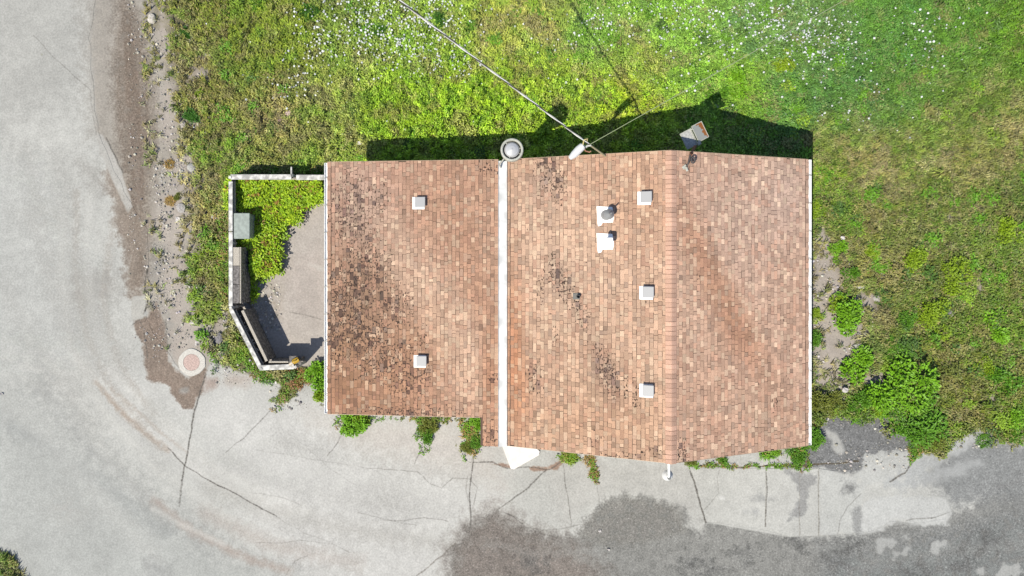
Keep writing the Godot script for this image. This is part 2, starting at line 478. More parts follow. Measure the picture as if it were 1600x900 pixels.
	for st in [[210, 40, 222, 170, 228, 300], [190, 60, 196, 180, 208, 260], [232, 120, 240, 260, 236, 360], [212, 240, 216, 330, 222, 390]]:
		area(st, [186, 178, 168], 0.08, 0.15, 0.4, 0.08, 0.5)
	# bare gravel among the weeds
	for st in BARE:
		area([st[0] - st[2], st[1], st[0] - st[2] * 0.6, st[1] - st[3] * 0.8, st[0], st[1] - st[3], st[0] + st[2] * 0.7, st[1] - st[3] * 0.7, st[0] + st[2], st[1], st[0] + st[2] * 0.6, st[1] + st[3] * 0.8, st[0], st[1] + st[3], st[0] - st[2] * 0.7, st[1] + st[3] * 0.7], [196, 185, 176], 0.2, 0.3, 0.9)
	# tyre sweeps
	area([150, 596, 185, 638, 222, 672, 262, 702], [168, 147, 130], 0.08, 0.1, 0.85, 0.17, 0.4)
	area([172, 606, 215, 642, 252, 676, 292, 706], [180, 163, 149], 0.06, 0.08, 0.6, 0.10, 0.4)
	area([120, 560, 160, 600, 240, 680, 330, 750, 450, 800], [232, 229, 224], 0.18, 0.15, 0.7, 0.22, 0.3)
	area([170, 580, 240, 640, 330, 730, 480, 800], [230, 227, 222], 0.22, 0.15, 0.6, 0.26, 0.3)
	area([20, 668, 90, 704, 150, 752, 200, 790, 262, 832], [166, 168, 167], 0.25, 0.2, 0.6, 0.35, 0.2)
	area([60, 600, 130, 690, 210, 770, 330, 850, 470, 900], [170, 170, 168], 0.35, 0.2, 0.5, 0.3)
	area([240, 780, 300, 830, 380, 870, 450, 892], [190, 174, 164], 0.15, 0.15, 0.65, 0.22)
	area([240, 795, 290, 822, 350, 850], [230, 227, 222], 0.08, 0.1, 0.7, 0.12)
	area([0, 620, 80, 690, 160, 780, 240, 870], [212, 211, 207], 0.4, 0.2, 0.5, 0.4)
	area([330, 760, 420, 800, 560, 830, 700, 850], [186, 182, 176], 0.35, 0.3, 0.55, 0.4, 0.3)
	area([320, 800, 420, 850, 560, 880], [192, 180, 172], 0.25, 0.3, 0.55, 0.4, 0.3)
	area([225, 870, 258, 880, 265, 905, 230, 905], [168, 168, 167], 0.25, 0.2, 0.6)
	for st in [[186, 300, 172, 380, 160, 470, 182, 560, 240, 650], [120, 300, 118, 420, 134, 520, 170, 600, 250, 700]]:
		area(st, [176, 166, 156], 0.14, 0.2, 0.5, 0.16, 0.5)
	for st in [[140, 300, 134, 420, 150, 520, 200, 610, 300, 710, 420, 780], [100, 320, 96, 430, 110, 540, 160, 640, 240, 730, 360, 810]]:
		area(st, [224, 222, 217], 0.14, 0.2, 0.5, 0.2, 0.3)
	for st in [[0, 440, 70, 560, 160, 700, 260, 810], [90, 240, 110, 380, 130, 480, 190, 590], [40, 230, 60, 360, 90, 480, 150, 600], [360, 720, 480, 770, 620, 790, 700, 800], [450, 690, 560, 720, 680, 740, 730, 745]]:
		area(st, [178, 176, 172], 0.35, 0.3, 0.35, 0.3, 0.4)
	for st in [[120, 400, 150, 560, 60], [60, 330, 80, 350, 40], [430, 690, 460, 700, 30], [600, 760, 640, 770, 34], [240, 640, 250, 650, 20], [820, 740, 830, 750, 20], [540, 860, 560, 870, 30], [100, 790, 120, 800, 40]]:
		area([st[0] - st[4], st[1], st[0], st[1] - st[4] * 0.6, st[2] + st[4], st[3], st[0], st[3] + st[4] * 0.6], [183, 181, 177], 0.4, 0.4, 0.4, -1.0, 0.8)
	# worn dark asphalt
	area(DARK, [151, 150, 147], 0.16, 0.22)
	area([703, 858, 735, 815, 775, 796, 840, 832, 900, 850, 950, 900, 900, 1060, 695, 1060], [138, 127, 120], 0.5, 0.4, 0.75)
	area([905, 835, 915, 812, 948, 783, 980, 775, 1030, 784, 1060, 794, 1070, 830, 1000, 850, 930, 850], [144, 141, 136], 0.15, 0.15, 0.9, -1.0, 0.5)
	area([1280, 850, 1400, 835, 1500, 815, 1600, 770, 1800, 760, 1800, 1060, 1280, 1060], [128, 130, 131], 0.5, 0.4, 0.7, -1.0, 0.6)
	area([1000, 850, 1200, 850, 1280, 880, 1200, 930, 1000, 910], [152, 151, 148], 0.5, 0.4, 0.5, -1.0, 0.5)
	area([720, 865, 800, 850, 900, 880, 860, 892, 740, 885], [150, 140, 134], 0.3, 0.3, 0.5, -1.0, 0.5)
	for s in [[1080, 880, 22], [1112, 892, 14], [1310, 872, 24], [1330, 850, 12], [1500, 880, 20], [830, 880, 18], [1160, 868, 14], [1430, 895, 20], [1540, 845, 22], [1245, 850, 12]]:
		area([s[0] - s[2], s[1], s[0], s[1] - s[2] * 0.5, s[0] + s[2], s[1] - 2, s[0] + 4, s[1] + s[2] * 0.5], [98, 98, 98], 0.35, 0.35, 0.6)
	for st in [[900, 870, 1000, 880, 1150, 870], [1120, 845, 1240, 862, 1400, 858], [1460, 800, 1530, 800, 1620, 790], [760, 850, 840, 866, 930, 860], [1350, 880, 1480, 860, 1600, 850]]:
		area(st, [162, 161, 158], 0.3, 0.4, 0.55, 0.3, 0.9)
	for s in [[1385, 848, 18], [1412, 838, 6], [1418, 858, 8], [1468, 853, 14], [1400, 866, 8], [1530, 892, 8], [1578, 893, 22]]:
		area([s[0] - s[2], s[1] + 3, s[0] - s[2] * 0.5, s[1] - s[2] * 0.6, s[0] + s[2] * 0.6, s[1] - s[2] * 0.5, s[0] + s[2], s[1], s[0] + s[2] * 0.3, s[1] + s[2] * 0.4, s[0], s[1] + s[2] * 0.2, s[0] - s[2] * 0.5, s[1] + s[2]], [192, 192, 190], 0.04, 0.16, 0.9)
	# east end: gravelly tar, broken concrete
	area([1262, 660, 1290, 645, 1400, 640, 1432, 670, 1440, 705, 1400, 716, 1352, 730, 1330, 742, 1290, 735, 1262, 740, 1240, 745, 1225, 735, 1240, 705], [130, 130, 131], 0.08, 0.14)
	area([1440, 740, 1480, 700, 1520, 680, 1600, 690, 1800, 690, 1800, 770, 1560, 780, 1480, 790, 1470, 770], [150, 151, 151], 0.3, 0.3, 0.95)
	area([1350, 712, 1385, 704, 1425, 704, 1432, 716, 1410, 735, 1390, 752, 1352, 758, 1330, 742, 1348, 734], [206, 206, 203], 0.05, 0.2, 0.95)
	area([1290, 668, 1306, 676, 1314, 692, 1320, 704, 1312, 710, 1302, 704, 1298, 688, 1286, 672], [196, 195, 192], 0.06, 0.08, 0.9)
	area([1410, 735, 1432, 716, 1480, 690, 1520, 680, 1530, 686, 1500, 706, 1470, 722, 1440, 745, 1420, 752, 1390, 755], [196, 197, 197], 0.1, 0.28, 0.9)
	area([1380, 752, 1440, 738, 1520, 720, 1536, 724, 1500, 742, 1440, 758, 1395, 766], [194, 195, 195], 0.14, 0.28, 0.85)
	area([1345, 790, 1360, 778, 1400, 775, 1450, 778, 1480, 776, 1484, 798, 1480, 818, 1440, 822, 1400, 812, 1375, 828, 1350, 834, 1340, 832], [211, 211, 209], 0.05, 0.2, 0.95)
	area([1280, 728, 1330, 745, 1352, 760, 1345, 790, 1340, 832, 1280, 836], [209, 209, 206], 0.05, 0.14, 0.95)
	area([1318, 750, 1336, 756, 1332, 770, 1316, 764], [130, 130, 130], 0.12, 0.16, 0.75)
	area([1330, 800, 1343, 790, 1346, 830, 1336, 834, 1330, 818], [150, 150, 150], 0.08, 0.1, 0.7)
	# walk slabs by the south wall
	area([1078, 733, 1196, 731, 1280, 730, 1280, 837, 1230, 838, 1102, 815], [208, 207, 203], 0.02, 0.01)
	area([1060, 700, 1240, 690, 1238, 722, 1080, 727], [203, 202, 198], 0.02, 0.02)
	area([1226, 735, 1262, 738, 1276, 742, 1266, 760, 1258, 780, 1262, 800, 1240, 808, 1226, 816, 1236, 798, 1248, 780, 1244, 756], [160, 160, 160], 0.05, 0.1, 0.75)
	area([1172, 778, 1190, 772, 1206, 778, 1186, 784], [166, 166, 166], 0.1, 0.12, 0.6)
	area([1160, 796, 1184, 794, 1186, 802, 1164, 800], [176, 176, 176], 0.1, 0.12, 0.6)
	area([1120, 772, 1132, 776, 1132, 781, 1122, 780], [230, 229, 227], 0.02, 0.05, 0.9)
	# patio
	area(PATIO, [203, 194, 188], 0.02, 0.02)
	area([440, 420, 512, 380, 512, 500, 470, 480], [196, 184, 178], 0.4, 0.3, 0.6)
	area([398, 470, 418, 440, 440, 450, 436, 500, 420, 510], [176, 165, 152], 0.2, 0.2, 0.8, -1.0, 0.8)
	area([482, 410, 506, 418, 504, 424, 480, 414], [220, 214, 208], 0.06, 0.06, 0.7)
	area([430, 582, 470, 582, 460, 610, 440, 630, 432, 630, 444, 606], [170, 148, 116], 0.1, 0.15, 0.8)
	# rusty soil along the break by the white pad
	area([766, 722, 782, 728, 800, 732, 806, 730, 782, 722], [168, 138, 122], 0.03, 0.06, 0.9)
	area([826, 728, 846, 730, 868, 724, 884, 716, 872, 732, 850, 735, 830, 734], [172, 142, 124], 0.03, 0.06, 0.9)
	# cracks
	crack([320, 585, 304, 640, 296, 690, 288, 726, 284, 750], 0.03, 0.7)
	crack([284, 750, 280, 790], 0.05, 0.3)
	crack([262, 700, 288, 726, 330, 752, 370, 772, 405, 792, 432, 806], 0.022, 0.75)
	crack([432, 806, 470, 830, 520, 848], 0.010, 0.25)
	crack([352, 706, 380, 684, 410, 655, 440, 622], 0.014, 0.55)
	crack([512, 712, 528, 690, 540, 668], 0.014, 0.6)
	crack([400, 702, 460, 712, 520, 722, 574, 731], 0.008, 0.25)
	crack([574, 731, 626, 734, 652, 736], 0.011, 0.45)
	crack([652, 736, 672, 756, 690, 762], 0.01, 0.45)
	crack([648, 724, 658, 698, 664, 682], 0.014, 0.65)
	crack([690, 760, 706, 746, 734, 748, 746, 762, 740, 788], 0.012, 0.5)
	crack([740, 715, 736, 740, 734, 775, 736, 800, 733, 830], 0.022, 0.75)
	crack([730, 745, 727, 765, 734, 785], 0.012, 0.5)
	crack([722, 716, 735, 722, 742, 705], 0.012, 0.5)
	crack([740, 721, 768, 722, 792, 731, 826, 729, 858, 733, 884, 715], 0.02, 0.6)
	crack([852, 733, 826, 760, 800, 780, 776, 797], 0.022, 0.65)
	crack([776, 797, 800, 806, 822, 824, 850, 828], 0.012, 0.5)
	crack([786, 800, 815, 812, 836, 830, 880, 826, 906, 818], 0.012, 0.45)
	crack([880, 722, 882, 745, 888, 790, 892, 820], 0.014, 0.6)
	crack([932, 750, 936, 790], 0.01, 0.35)
	crack([600, 812, 632, 812, 662, 808, 700, 814], 0.012, 0.5)
	crack([560, 800, 610, 812, 650, 820], 0.009, 0.4)
	crack([400, 846, 440, 848, 470, 843, 520, 850, 545, 862], 0.010, 0.3)
	crack([445, 900, 460, 876, 480, 868], 0.01, 0.45)
	crack([650, 900, 690, 868, 712, 848], 0.03, 0.45, [120, 112, 105])
	crack([395, 770, 440, 776, 470, 790], 0.008, 0.35)
	crack([480, 700, 520, 735, 560, 760], 0.008, 0.25)
	crack([1078, 733, 1090, 775, 1102, 815], 0.035, 0.7)
	crack([1124, 733, 1120, 745, 1122, 770, 1100, 795], 0.008, 0.5)
	crack([1196, 733, 1198, 770, 1195, 822], 0.02, 0.75)
	crack([1248, 790, 1249, 836], 0.012, 0.4)
	crack([1278, 732, 1278, 836], 0.012, 0.5)
	crack([1080, 727, 1160, 729, 1240, 726, 1300, 724, 1340, 720], 0.035, 0.8, [92, 80, 62])
	crack([1430, 716, 1412, 738, 1390, 752], 0.035, 0.7)
	crack([1345, 770, 1325, 790, 1312, 812, 1308, 834], 0.012, 0.5)
	crack([1415, 812, 1460, 808, 1482, 800], 0.02, 0.45)
	crack([452, 487, 478, 492, 512, 502], 0.012, 0.5)
	crack([165, 215, 180, 245, 192, 270], 0.03, 0.6)
	crack([229, 420, 226, 455, 231, 470, 224, 490], 0.03, 0.6, [70, 66, 60])
	crack([205, 508, 218, 500, 226, 520, 230, 560], 0.02, 0.5)
	crack([258, 500, 262, 545], 0.02, 0.5)
	crack([52, 55, 90, 95, 140, 140, 150, 210], 0.014, 0.35)
	# grain and broad tone, everywhere
	var gr := RandomNumberGenerator.new()
	gr.seed = 5
	var table := PackedFloat32Array()
	for i in 8192:
		table.append(gr.randf_range(-1, 1) + gr.randf_range(-1, 1))
	for i in 200000:                                   # loose chips of aggregate, pale and dark
		var x := gr.randi_range(0, TW - 2)
		var y := gr.randi_range(0, TH - 2)
		var k := (y * TW + x) * 3
		var dark_here := clampf((190.0 - paint[k]) / 60.0, 0.10, 1.0)
		var dv := gr.randf_range(-48, 66) * dark_here
		for ch in 3:
			paint[k + ch] = int(clampf(paint[k + ch] + dv, 0, 255))
			if i % 3 == 0: paint[k + ch + 3] = int(clampf(paint[k + ch + 3] + dv, 0, 255))
	for k in TW * TH:
		var dark_k := 1.0 + clampf((178.0 - paint[k * 3]) / 40.0, 0.0, 1.0) * 1.5
		var f := 1.0 + (noise_big[k] - 128) * 0.0003 + (noise_mid[k] - 128) * 0.0003 * dark_k + (noise_fine[k] - 128) * 0.0006 * dark_k + table[(k * 7 + (k >> 7) * 131) & 8191] * 0.034 * dark_k
		var o := k * 3
		paint[o] = int(clampf(paint[o] * f, 0, 255))
		paint[o + 1] = int(clampf(paint[o + 1] * f, 0, 255))
		paint[o + 2] = int(clampf(paint[o + 2] * f, 0, 255))
	var im := Image.create_from_data(TW, TH, false, Image.FORMAT_RGB8, paint)
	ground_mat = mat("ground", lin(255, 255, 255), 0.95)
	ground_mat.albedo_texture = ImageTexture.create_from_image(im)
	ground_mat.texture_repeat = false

func set_uv(s: Shape) -> Shape:
	for i in s.v.size():
		s.uv[i] = Vector2((s.v[i].x - X0) * TS / TW, (s.v[i].z - Z0) * TS / TH)
	return s

func ragged(pts: PackedVector2Array, amp: float, step := 0.2) -> PackedVector2Array:
	var r := PackedVector2Array()
	for i in pts.size():
		var a := pts[i]
		var b := pts[(i + 1) % pts.size()]
		var n := maxi(1, int(a.distance_to(b) / step))
		if a.length() > 24.0 or b.length() > 24.0: n = mini(n, 6)
		for k in n:
			var p := a.lerp(b, float(k) / n)
			r.append(p + Vector2(wobble.get_noise_2d(p.x * 40, p.y * 40), wobble.get_noise_2d(p.y * 40 + 300, p.x * 40)) * amp)
	return r

func clip_to_paint(p: PackedVector2Array) -> PackedVector2Array:
	var e := 0.05
	var x1 := X0 + TW / TS
	var z1 := Z0 + TH / TS
	var frame := PackedVector2Array([Vector2(X0 + e, Z0 + e), Vector2(x1 - e, Z0 + e), Vector2(x1 - e, z1 - e), Vector2(X0 + e, z1 - e)])
	var best := PackedVector2Array()
	for r in Geometry2D.intersect_polygons(p, frame):
		if r.size() > best.size(): best = r
	return best

# ------------------------------------------------------------------ start
func _ready() -> void:
	rng.seed = 77
	wobble.seed = 3
	wobble.frequency = 0.02
	wobble.fractal_octaves = 4
	var cam := Camera3D.new()
	cam.name = "camera"
	cam.position = Vector3(0, CAM_H, 0)
	cam.rotation = Vector3(-PI / 2, 0, 0)
	cam.projection = Camera3D.PROJECTION_FRUSTUM
	cam.near = 0.1
	cam.size = 2.0 * 450.0 / FOCAL * cam.near
	cam.frustum_offset = Vector2(0, (AXIS_Y - 450.0) / FOCAL * cam.near)
	cam.far = 2000.0
	add_child(cam)
	cam.current = true
	var env := Environment.new()
	env.background_mode = Environment.BG_SKY
	var sm := ProceduralSkyMaterial.new()
	sm.sky_top_color = Color(0.29, 0.35, 0.45)
	sm.sky_horizon_color = Color(0.58, 0.63, 0.68)
	sm.sky_curve = 0.12
	sm.ground_bottom_color = Color(0.2, 0.2, 0.16)
	sm.ground_horizon_color = Color(0.5, 0.56, 0.6)
	var sky := Sky.new()
	sky.sky_material = sm
	env.sky = sky
	env.background_energy_multiplier = 1.9
	env.tonemap_mode = Environment.TONE_MAPPER_LINEAR
	env.tonemap_exposure = 1.62
	env.sdfgi_enabled = true
	env.ssao_enabled = true
	env.ssil_enabled = true
	var we := WorldEnvironment.new()
	we.name = "world_environment"
	we.environment = env
	add_child(we)
	var sun := DirectionalLight3D.new()
	sun.name = "sun"
	sun.light_energy = 1.28
	sun.light_color = Color(1.0, 0.975, 0.91)
	sun.light_angular_distance = 0.5
	sun.shadow_enabled = true
	add_child(sun)
	sun.look_at_from_position(Vector3.ZERO, Vector3(0.458, -1.0, -0.505), Vector3.UP)

	make_veg()
	make_paint()
	build_ground()
	build_building()
	build_fence()
	build_fixtures()
	build_yard_things()
	build_plants()
	build_grass()

# ------------------------------------------------------------------ the setting
func build_ground() -> void:
	var x1 := X0 + TW / TS
	var z1 := Z0 + TH / TS
	var far := 900.0
	var m := ArrayMesh.new()
	var s := Shape.new()
	s.quad(Vector3(X0, 0, Z0), Vector3(X0, 0, z1), Vector3(x1, 0, z1), Vector3(x1, 0, Z0))
	set_uv(s).add_to(m)
	var t := Shape.new()
	var xs := [-far, X0, x1, far]
	var zs := [-far, Z0, z1, far]
	for i in 3:
		for j in 3:
			if i == 1 and j == 1: continue
			t.quad(Vector3(xs[i], 0, zs[j]), Vector3(xs[i], 0, zs[j + 1]), Vector3(xs[i + 1], 0, zs[j + 1]), Vector3(xs[i + 1], 0, zs[j]))
	t.add_to(m)
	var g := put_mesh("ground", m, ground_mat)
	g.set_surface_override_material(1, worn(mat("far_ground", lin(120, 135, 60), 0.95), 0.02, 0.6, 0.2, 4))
	structure(g)
	var far_pave := worn(mat("far_pavement", lin(196, 195, 193), 0.95), 0.05, 0.9, 0.3, 5)
	# verge of dirt and gravel
	var v := put("dirt_verge", set_uv(sheet(VERGE, 0.25, 0.004)), ground_mat)
	structure(v)
	# drive and forecourt
	var p := put("driveway", set_uv(sheet(PAVE, 0.12, 0.012)), ground_mat)
	structure(p)
	var q := Shape.new()
	q.quad(Vector3(-70, 0.012, -200), Vector3(-70, 0.012, 60), Vector3(X0, 0.012, 60), Vector3(X0, 0.012, -200))
	q.quad(Vector3(X0, 0.012, z1), Vector3(X0, 0.012, 60), Vector3(200, 0.012, 60), Vector3(200, 0.012, z1))
	structure(put("road", q, far_pave))
	structure(put("dark_asphalt", set_uv(sheet(DARK, 0.08, 0.016)), ground_mat))
	structure(put("patio", set_uv(sheet(PATIO, 0.0, 0.02)), ground_mat))
	# walk of cast slabs south of the building
	var walk := Node3D.new()
	walk.name = "sidewalk"
	add_child(walk)
	structure(walk)
	var slabs := [
		[1080, 731, 1195.8, 732, 1194.6, 822.5, 1103, 814], [1197.2, 732, 1247.4, 733, 1248.2, 837.3, 1230, 837.5, 1196, 823], [1249.2, 733, 1277.4, 732, 1277.4, 836.5, 1249.8, 837],
		[1076, 724, 1060, 690, 1150, 680, 1158, 726], [1160, 726, 1152, 680, 1236, 674, 1236, 700, 1226, 724], [1279, 732, 1305, 736, 1306, 835.5, 1279, 836.5]]
	for i in slabs.size():
		var sh := Shape.new()
		sh.slab(ragged(poly(slabs[i]), 0.02, 0.15), 0.0, 0.022 + 0.002 * ((i * 7) % 4))
		put("slab", set_uv(sh), ground_mat, walk)
	# loose stone on the verge, at the fence and round the weeds to the east
	var stone := Shape.new()
	lump(stone, Vector3.ZERO, Vector3(0.5, 0.35, 0.42), 6, 4, 0.2)
	var xf := []
	var cols := PackedColorArray()
	var spots := [[200, 300, -20, 560, 2200], [240, 330, 220, 570, 2600], [1264, 1330, 380, 650, 1500], [1330, 1420, 480, 600, 700], [1264, 1430, 640, 735, 900], [330, 400, 470, 600, 400], [395, 440, 440, 520, 350], [1440, 1600, 650, 700, 250], [420, 480, 590, 640, 120], [240, 330, 40, 240, 500]]
	for sp in spots:
		for i in sp[4]:
			var px := rng.randf_range(sp[0], sp[1])
			var py := rng.randf_range(sp[2], sp[3])
			if wobble.get_noise_2d(px * 0.8, py * 0.8) + rng.randf_range(-0.6, 0.3) < 0.0 and sp[4] > 600: continue
			var w := G(px, py)
			if w.distance_to(G(300, 566)) < 0.62: continue
			if w.x > -6.3 and w.x < 9.6 and w.y > -3.2 and w.y < 6.2 and px > 513: continue
			var k := 0.014 + 0.05 * pow(rng.randf(), 5.0)
			var b := Basis.from_euler(Vector3(rng.randf() * 0.6, rng.randf() * TAU, 0)).scaled(Vector3.ONE * k * 2)
			xf.append(Transform3D(b, Vector3(w.x, 0.012 + k * 0.3, w.y)))
			var tone := rng.randf_range(140, 240)
			cols.append(lin(tone, tone * rng.randf_range(0.95, 0.99), tone * rng.randf_range(0.88, 0.98), 1.5))
	stuff("gravel", stone.mesh(), mat("gravel", Color.WHITE, 0.9, 0, true), xf, cols, "loose grey gravel scattered over the dirt and bare ground", "gravel")

func sheet(pts: Array, amp: float, y: float) -> Shape:
	var s := Shape.new()
	s.slab(clip_to_paint(ragged(poly(pts), amp, 0.25)), 0.0, y)
	return s

func lump(s: Shape, ctr: Vector3, size: Vector3, around: int, rows: int, rough: float, col := Color.WHITE) -> void:
	var g := []
	for j in rows + 1:
		var ring := []
		var a := PI * j / rows
		for i in around:
			var b := TAU * (i + 0.5 * (j % 2)) / around
			var k := 1.0 + rng.randf_range(-rough, rough)
			ring.append(ctr + Vector3(sin(a) * cos(b), cos(a), sin(a) * sin(b)) * size * k)
		g.append(ring)
	for j in rows:
		for i in around:
			var i2 := (i + 1) % around
			var n0 := s.v.size()
			if j > 0: s.tri(g[j][i], g[j][i2], g[j + 1][i], col)
			if j < rows - 1: s.tri(g[j][i2], g[j + 1][i2], g[j + 1][i], col)
			s._outward(s.v.size() - n0, ctr)

# ------------------------------------------------------------------ the building
const ZN := -3.08
const ZS := 6.07
const ZSW := 5.19
const EAVE := 3.0
const RIDGE := 4.9
const XE := 9.52
const XR := 4.68
const XW := -0.16
const LW := -6.08
const LE := -0.44

# tone of the shingles where they are seen: [px, py, rx, ry, lean, r, g, b, strength]
var roof_tone := [
	[690, 500, 36, 190, 0.55, 240, 198, 170, 1.0], [620, 390, 26, 110, 0.55, 236, 194, 168, 0.9], [745, 540, 20, 110, 0.4, 232, 188, 160, 0.8], [760, 480, 14, 120, 0.3, 178, 124, 96, 0.6], [600, 440, 26, 150, 0.55, 172, 124, 98, 0.5],
	[920, 520, 30, 190, 0.5, 190, 140, 112, 0.45], [1000, 420, 26, 160, 0.3, 196, 142, 112, 0.4], [860, 420, 30, 150, 0.45, 226, 184, 156, 0.5], [960, 620, 34, 120, 0.5, 224, 180, 150, 0.5], [1020, 560, 18, 120, 0.2, 222, 178, 150, 0.4],
	[1130, 470, 20, 170, 0.55, 176, 122, 92, 0.8], [1085, 350, 14, 60, 0.4, 180, 126, 96, 0.7], [1190, 480, 24, 150, 0.5, 208, 166, 144, 0.5], [1110, 560, 20, 120, 0.4, 214, 168, 142, 0.5],
	[640, 430, 160, 260, 0.0, 200, 150, 126, 0.5],
	[570, 300, 55, 60, 0.0, 205, 160, 142, 0.8], [580, 260, 70, 14, 0.0, 212, 158, 136, 0.6], [560, 340, 45, 70, 0.3, 165, 132, 116, 0.7],
	[650, 440, 34, 120, -0.55, 226, 182, 156, 0.9], [720, 560, 50, 100, -0.45, 226, 178, 150, 0.9], [700, 330, 60, 70, 0.0, 190, 142, 116, 0.6], [740, 420, 28, 130, -0.3, 186, 132, 104, 0.8],
	[560, 470, 60, 70, 0.0, 150, 112, 88, 0.85], [545, 560, 40, 60, 0.0, 165, 118, 86, 0.8], [620, 590, 70, 55, -0.3, 186, 130, 98, 0.8], [530, 620, 30, 30, 0, 196, 130, 98, 0.7], [765, 600, 14, 100, 0, 186, 122, 90, 0.8],
	[640, 530, 40, 40, 0.0, 172, 122, 92, 0.6], [680, 480, 30, 40, 0.0, 214, 166, 138, 0.6],
	[870, 330, 80, 90, 0.0, 214, 168, 142, 0.5], [850, 285, 26, 46, 0.0, 168, 134, 118, 0.7], [970, 280, 70, 50, 0.0, 206, 152, 124, 0.5],
	[1010, 360, 30, 60, 0.0, 196, 142, 112, 0.7], [900, 430, 130, 120, 0.0, 224, 182, 156, 0.6], [1000, 480, 60, 120, 0.0, 222, 176, 150, 0.5], [804, 560, 12, 130, 0.0, 208, 132, 92, 0.85], [815, 620, 14, 60, 0.0, 214, 140, 100, 0.7],
	[870, 430, 14, 40, 0.2, 160, 128, 112, 0.7], [905, 490, 12, 50, -0.3, 172, 138, 120, 0.6], [950, 600, 16, 90, 0.45, 170, 122, 98, 0.6], [540, 600, 40, 40, 0.0, 150, 104, 76, 0.7], [600, 635, 80, 12, 0.0, 160, 110, 82, 0.6], [945, 580, 14, 50, -0.3, 160, 126, 110, 0.7], [850, 590, 24, 40, 0.0, 190, 146, 122, 0.6], [930, 660, 110, 36, 0.0, 206, 154, 122, 0.6],
	[1180, 330, 90, 110, 0.0, 200, 162, 145, 0.7], [1080, 300, 30, 80, 0.0, 206, 160, 138, 0.5], [1100, 400, 18, 80, -0.5, 184, 128, 100, 0.8], [1160, 530, 26, 70, -0.55, 180, 124, 96, 0.75], [1110, 620, 60, 70, 0.0, 206, 156, 130, 0.6], [1220, 560, 40, 100, 0.0, 190, 146, 124, 0.6],
	[1200, 640, 30, 40, 0.0, 180, 138, 114, 0.6], [1230, 300, 30, 60, 0.0, 192, 158, 144, 0.6],
]
# where the shingles have lost granules or carry dark growth: [px, py, rx, ry, lean, strength]
var roof_stain := [
	[548, 330, 30, 60, 0.0, 0.5], [575, 420, 34, 60, 0.2, 0.6], [550, 470, 38, 60, 0.0, 0.95], [530, 520, 20, 50, 0.0, 0.9], [570, 520, 34, 40, 0.2, 0.95], [600, 560, 44, 30, 0.2, 0.8], [640, 590, 36, 34, 0.2, 0.5], [640, 642, 70, 6, 0, 0.7], [590, 310, 20, 40, 0.0, 0.3], [660, 530, 12, 24, 0, 0.4], [610, 480, 30, 40, 0, 0.55], [765, 262, 16, 10, 0.0, 0.6], [770, 590, 8, 8, 0, 0.5], [765, 680, 14, 22, 0, 0.4],
	[852, 270, 16, 28, 0.0, 0.75], [872, 290, 14, 28, 0.0, 0.6], [866, 425, 10, 24, -0.2, 0.9], [880, 445, 12, 22, -0.3, 0.9], [905, 485, 10, 28, -0.35, 0.7], [918, 505, 6, 20, 0, 0.5], [936, 560, 8, 26, -0.2, 0.6], [950, 580, 14, 32, -0.3, 0.95], [978, 605, 4, 16, 0, 0.8], [994, 620, 4, 22, 0, 0.9], [838, 590, 12, 24, 0.0, 0.6], [845, 450, 4, 30, 0, 0.5], [868, 520, 4, 24, 0, 0.4], [930, 690, 20, 12, 0, 0.3], [1020, 705, 16, 8, 0, 0.6], [960, 712, 50, 4, 0, 0.5],
	[1066, 706, 8, 16, 0, 0.8], [1210, 632, 6, 8, 0, 0.7], [1090, 440, 6, 20, 0, 0.2],
]

func spot(d: Array, p: Vector2) -> float:
	var q := (p - Vector2(d[0], d[1])).rotated(absf(d[4]))
	return exp(-(q.x * q.x) / (d[2] * d[2]) - (q.y * q.y) / (d[3] * d[3]))

func shingle_colour(p: Vector2, west: bool) -> Color:
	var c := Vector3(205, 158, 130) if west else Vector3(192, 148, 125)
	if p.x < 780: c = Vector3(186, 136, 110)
	for t in roof_tone:
		var w: float = spot(t, p) * t[8]
		if w > 0.01: c = c.lerp(Vector3(t[5], t[6], t[7]), w)
	c = c.lerp(Vector3(208, 178, 160), 0.16)
	var r := rng.randf()
	var f := rng.randf_range(0.89, 1.08)
	if r < 0.14: c = c.lerp(Vector3(200, 144, 120), 0.35)
	elif r < 0.28: c = c.lerp(Vector3(232, 196, 168), 0.5)
	elif r < 0.36: c = c.lerp(Vector3(186, 154, 136), 0.4)
	elif r < 0.37: f *= 0.86
	return lin(minf(c.x * f * 1.0, 252), minf(c.y * f * 1.038, 252), minf(c.z * f * 1.045, 252), 1.38 if west else 1.12)

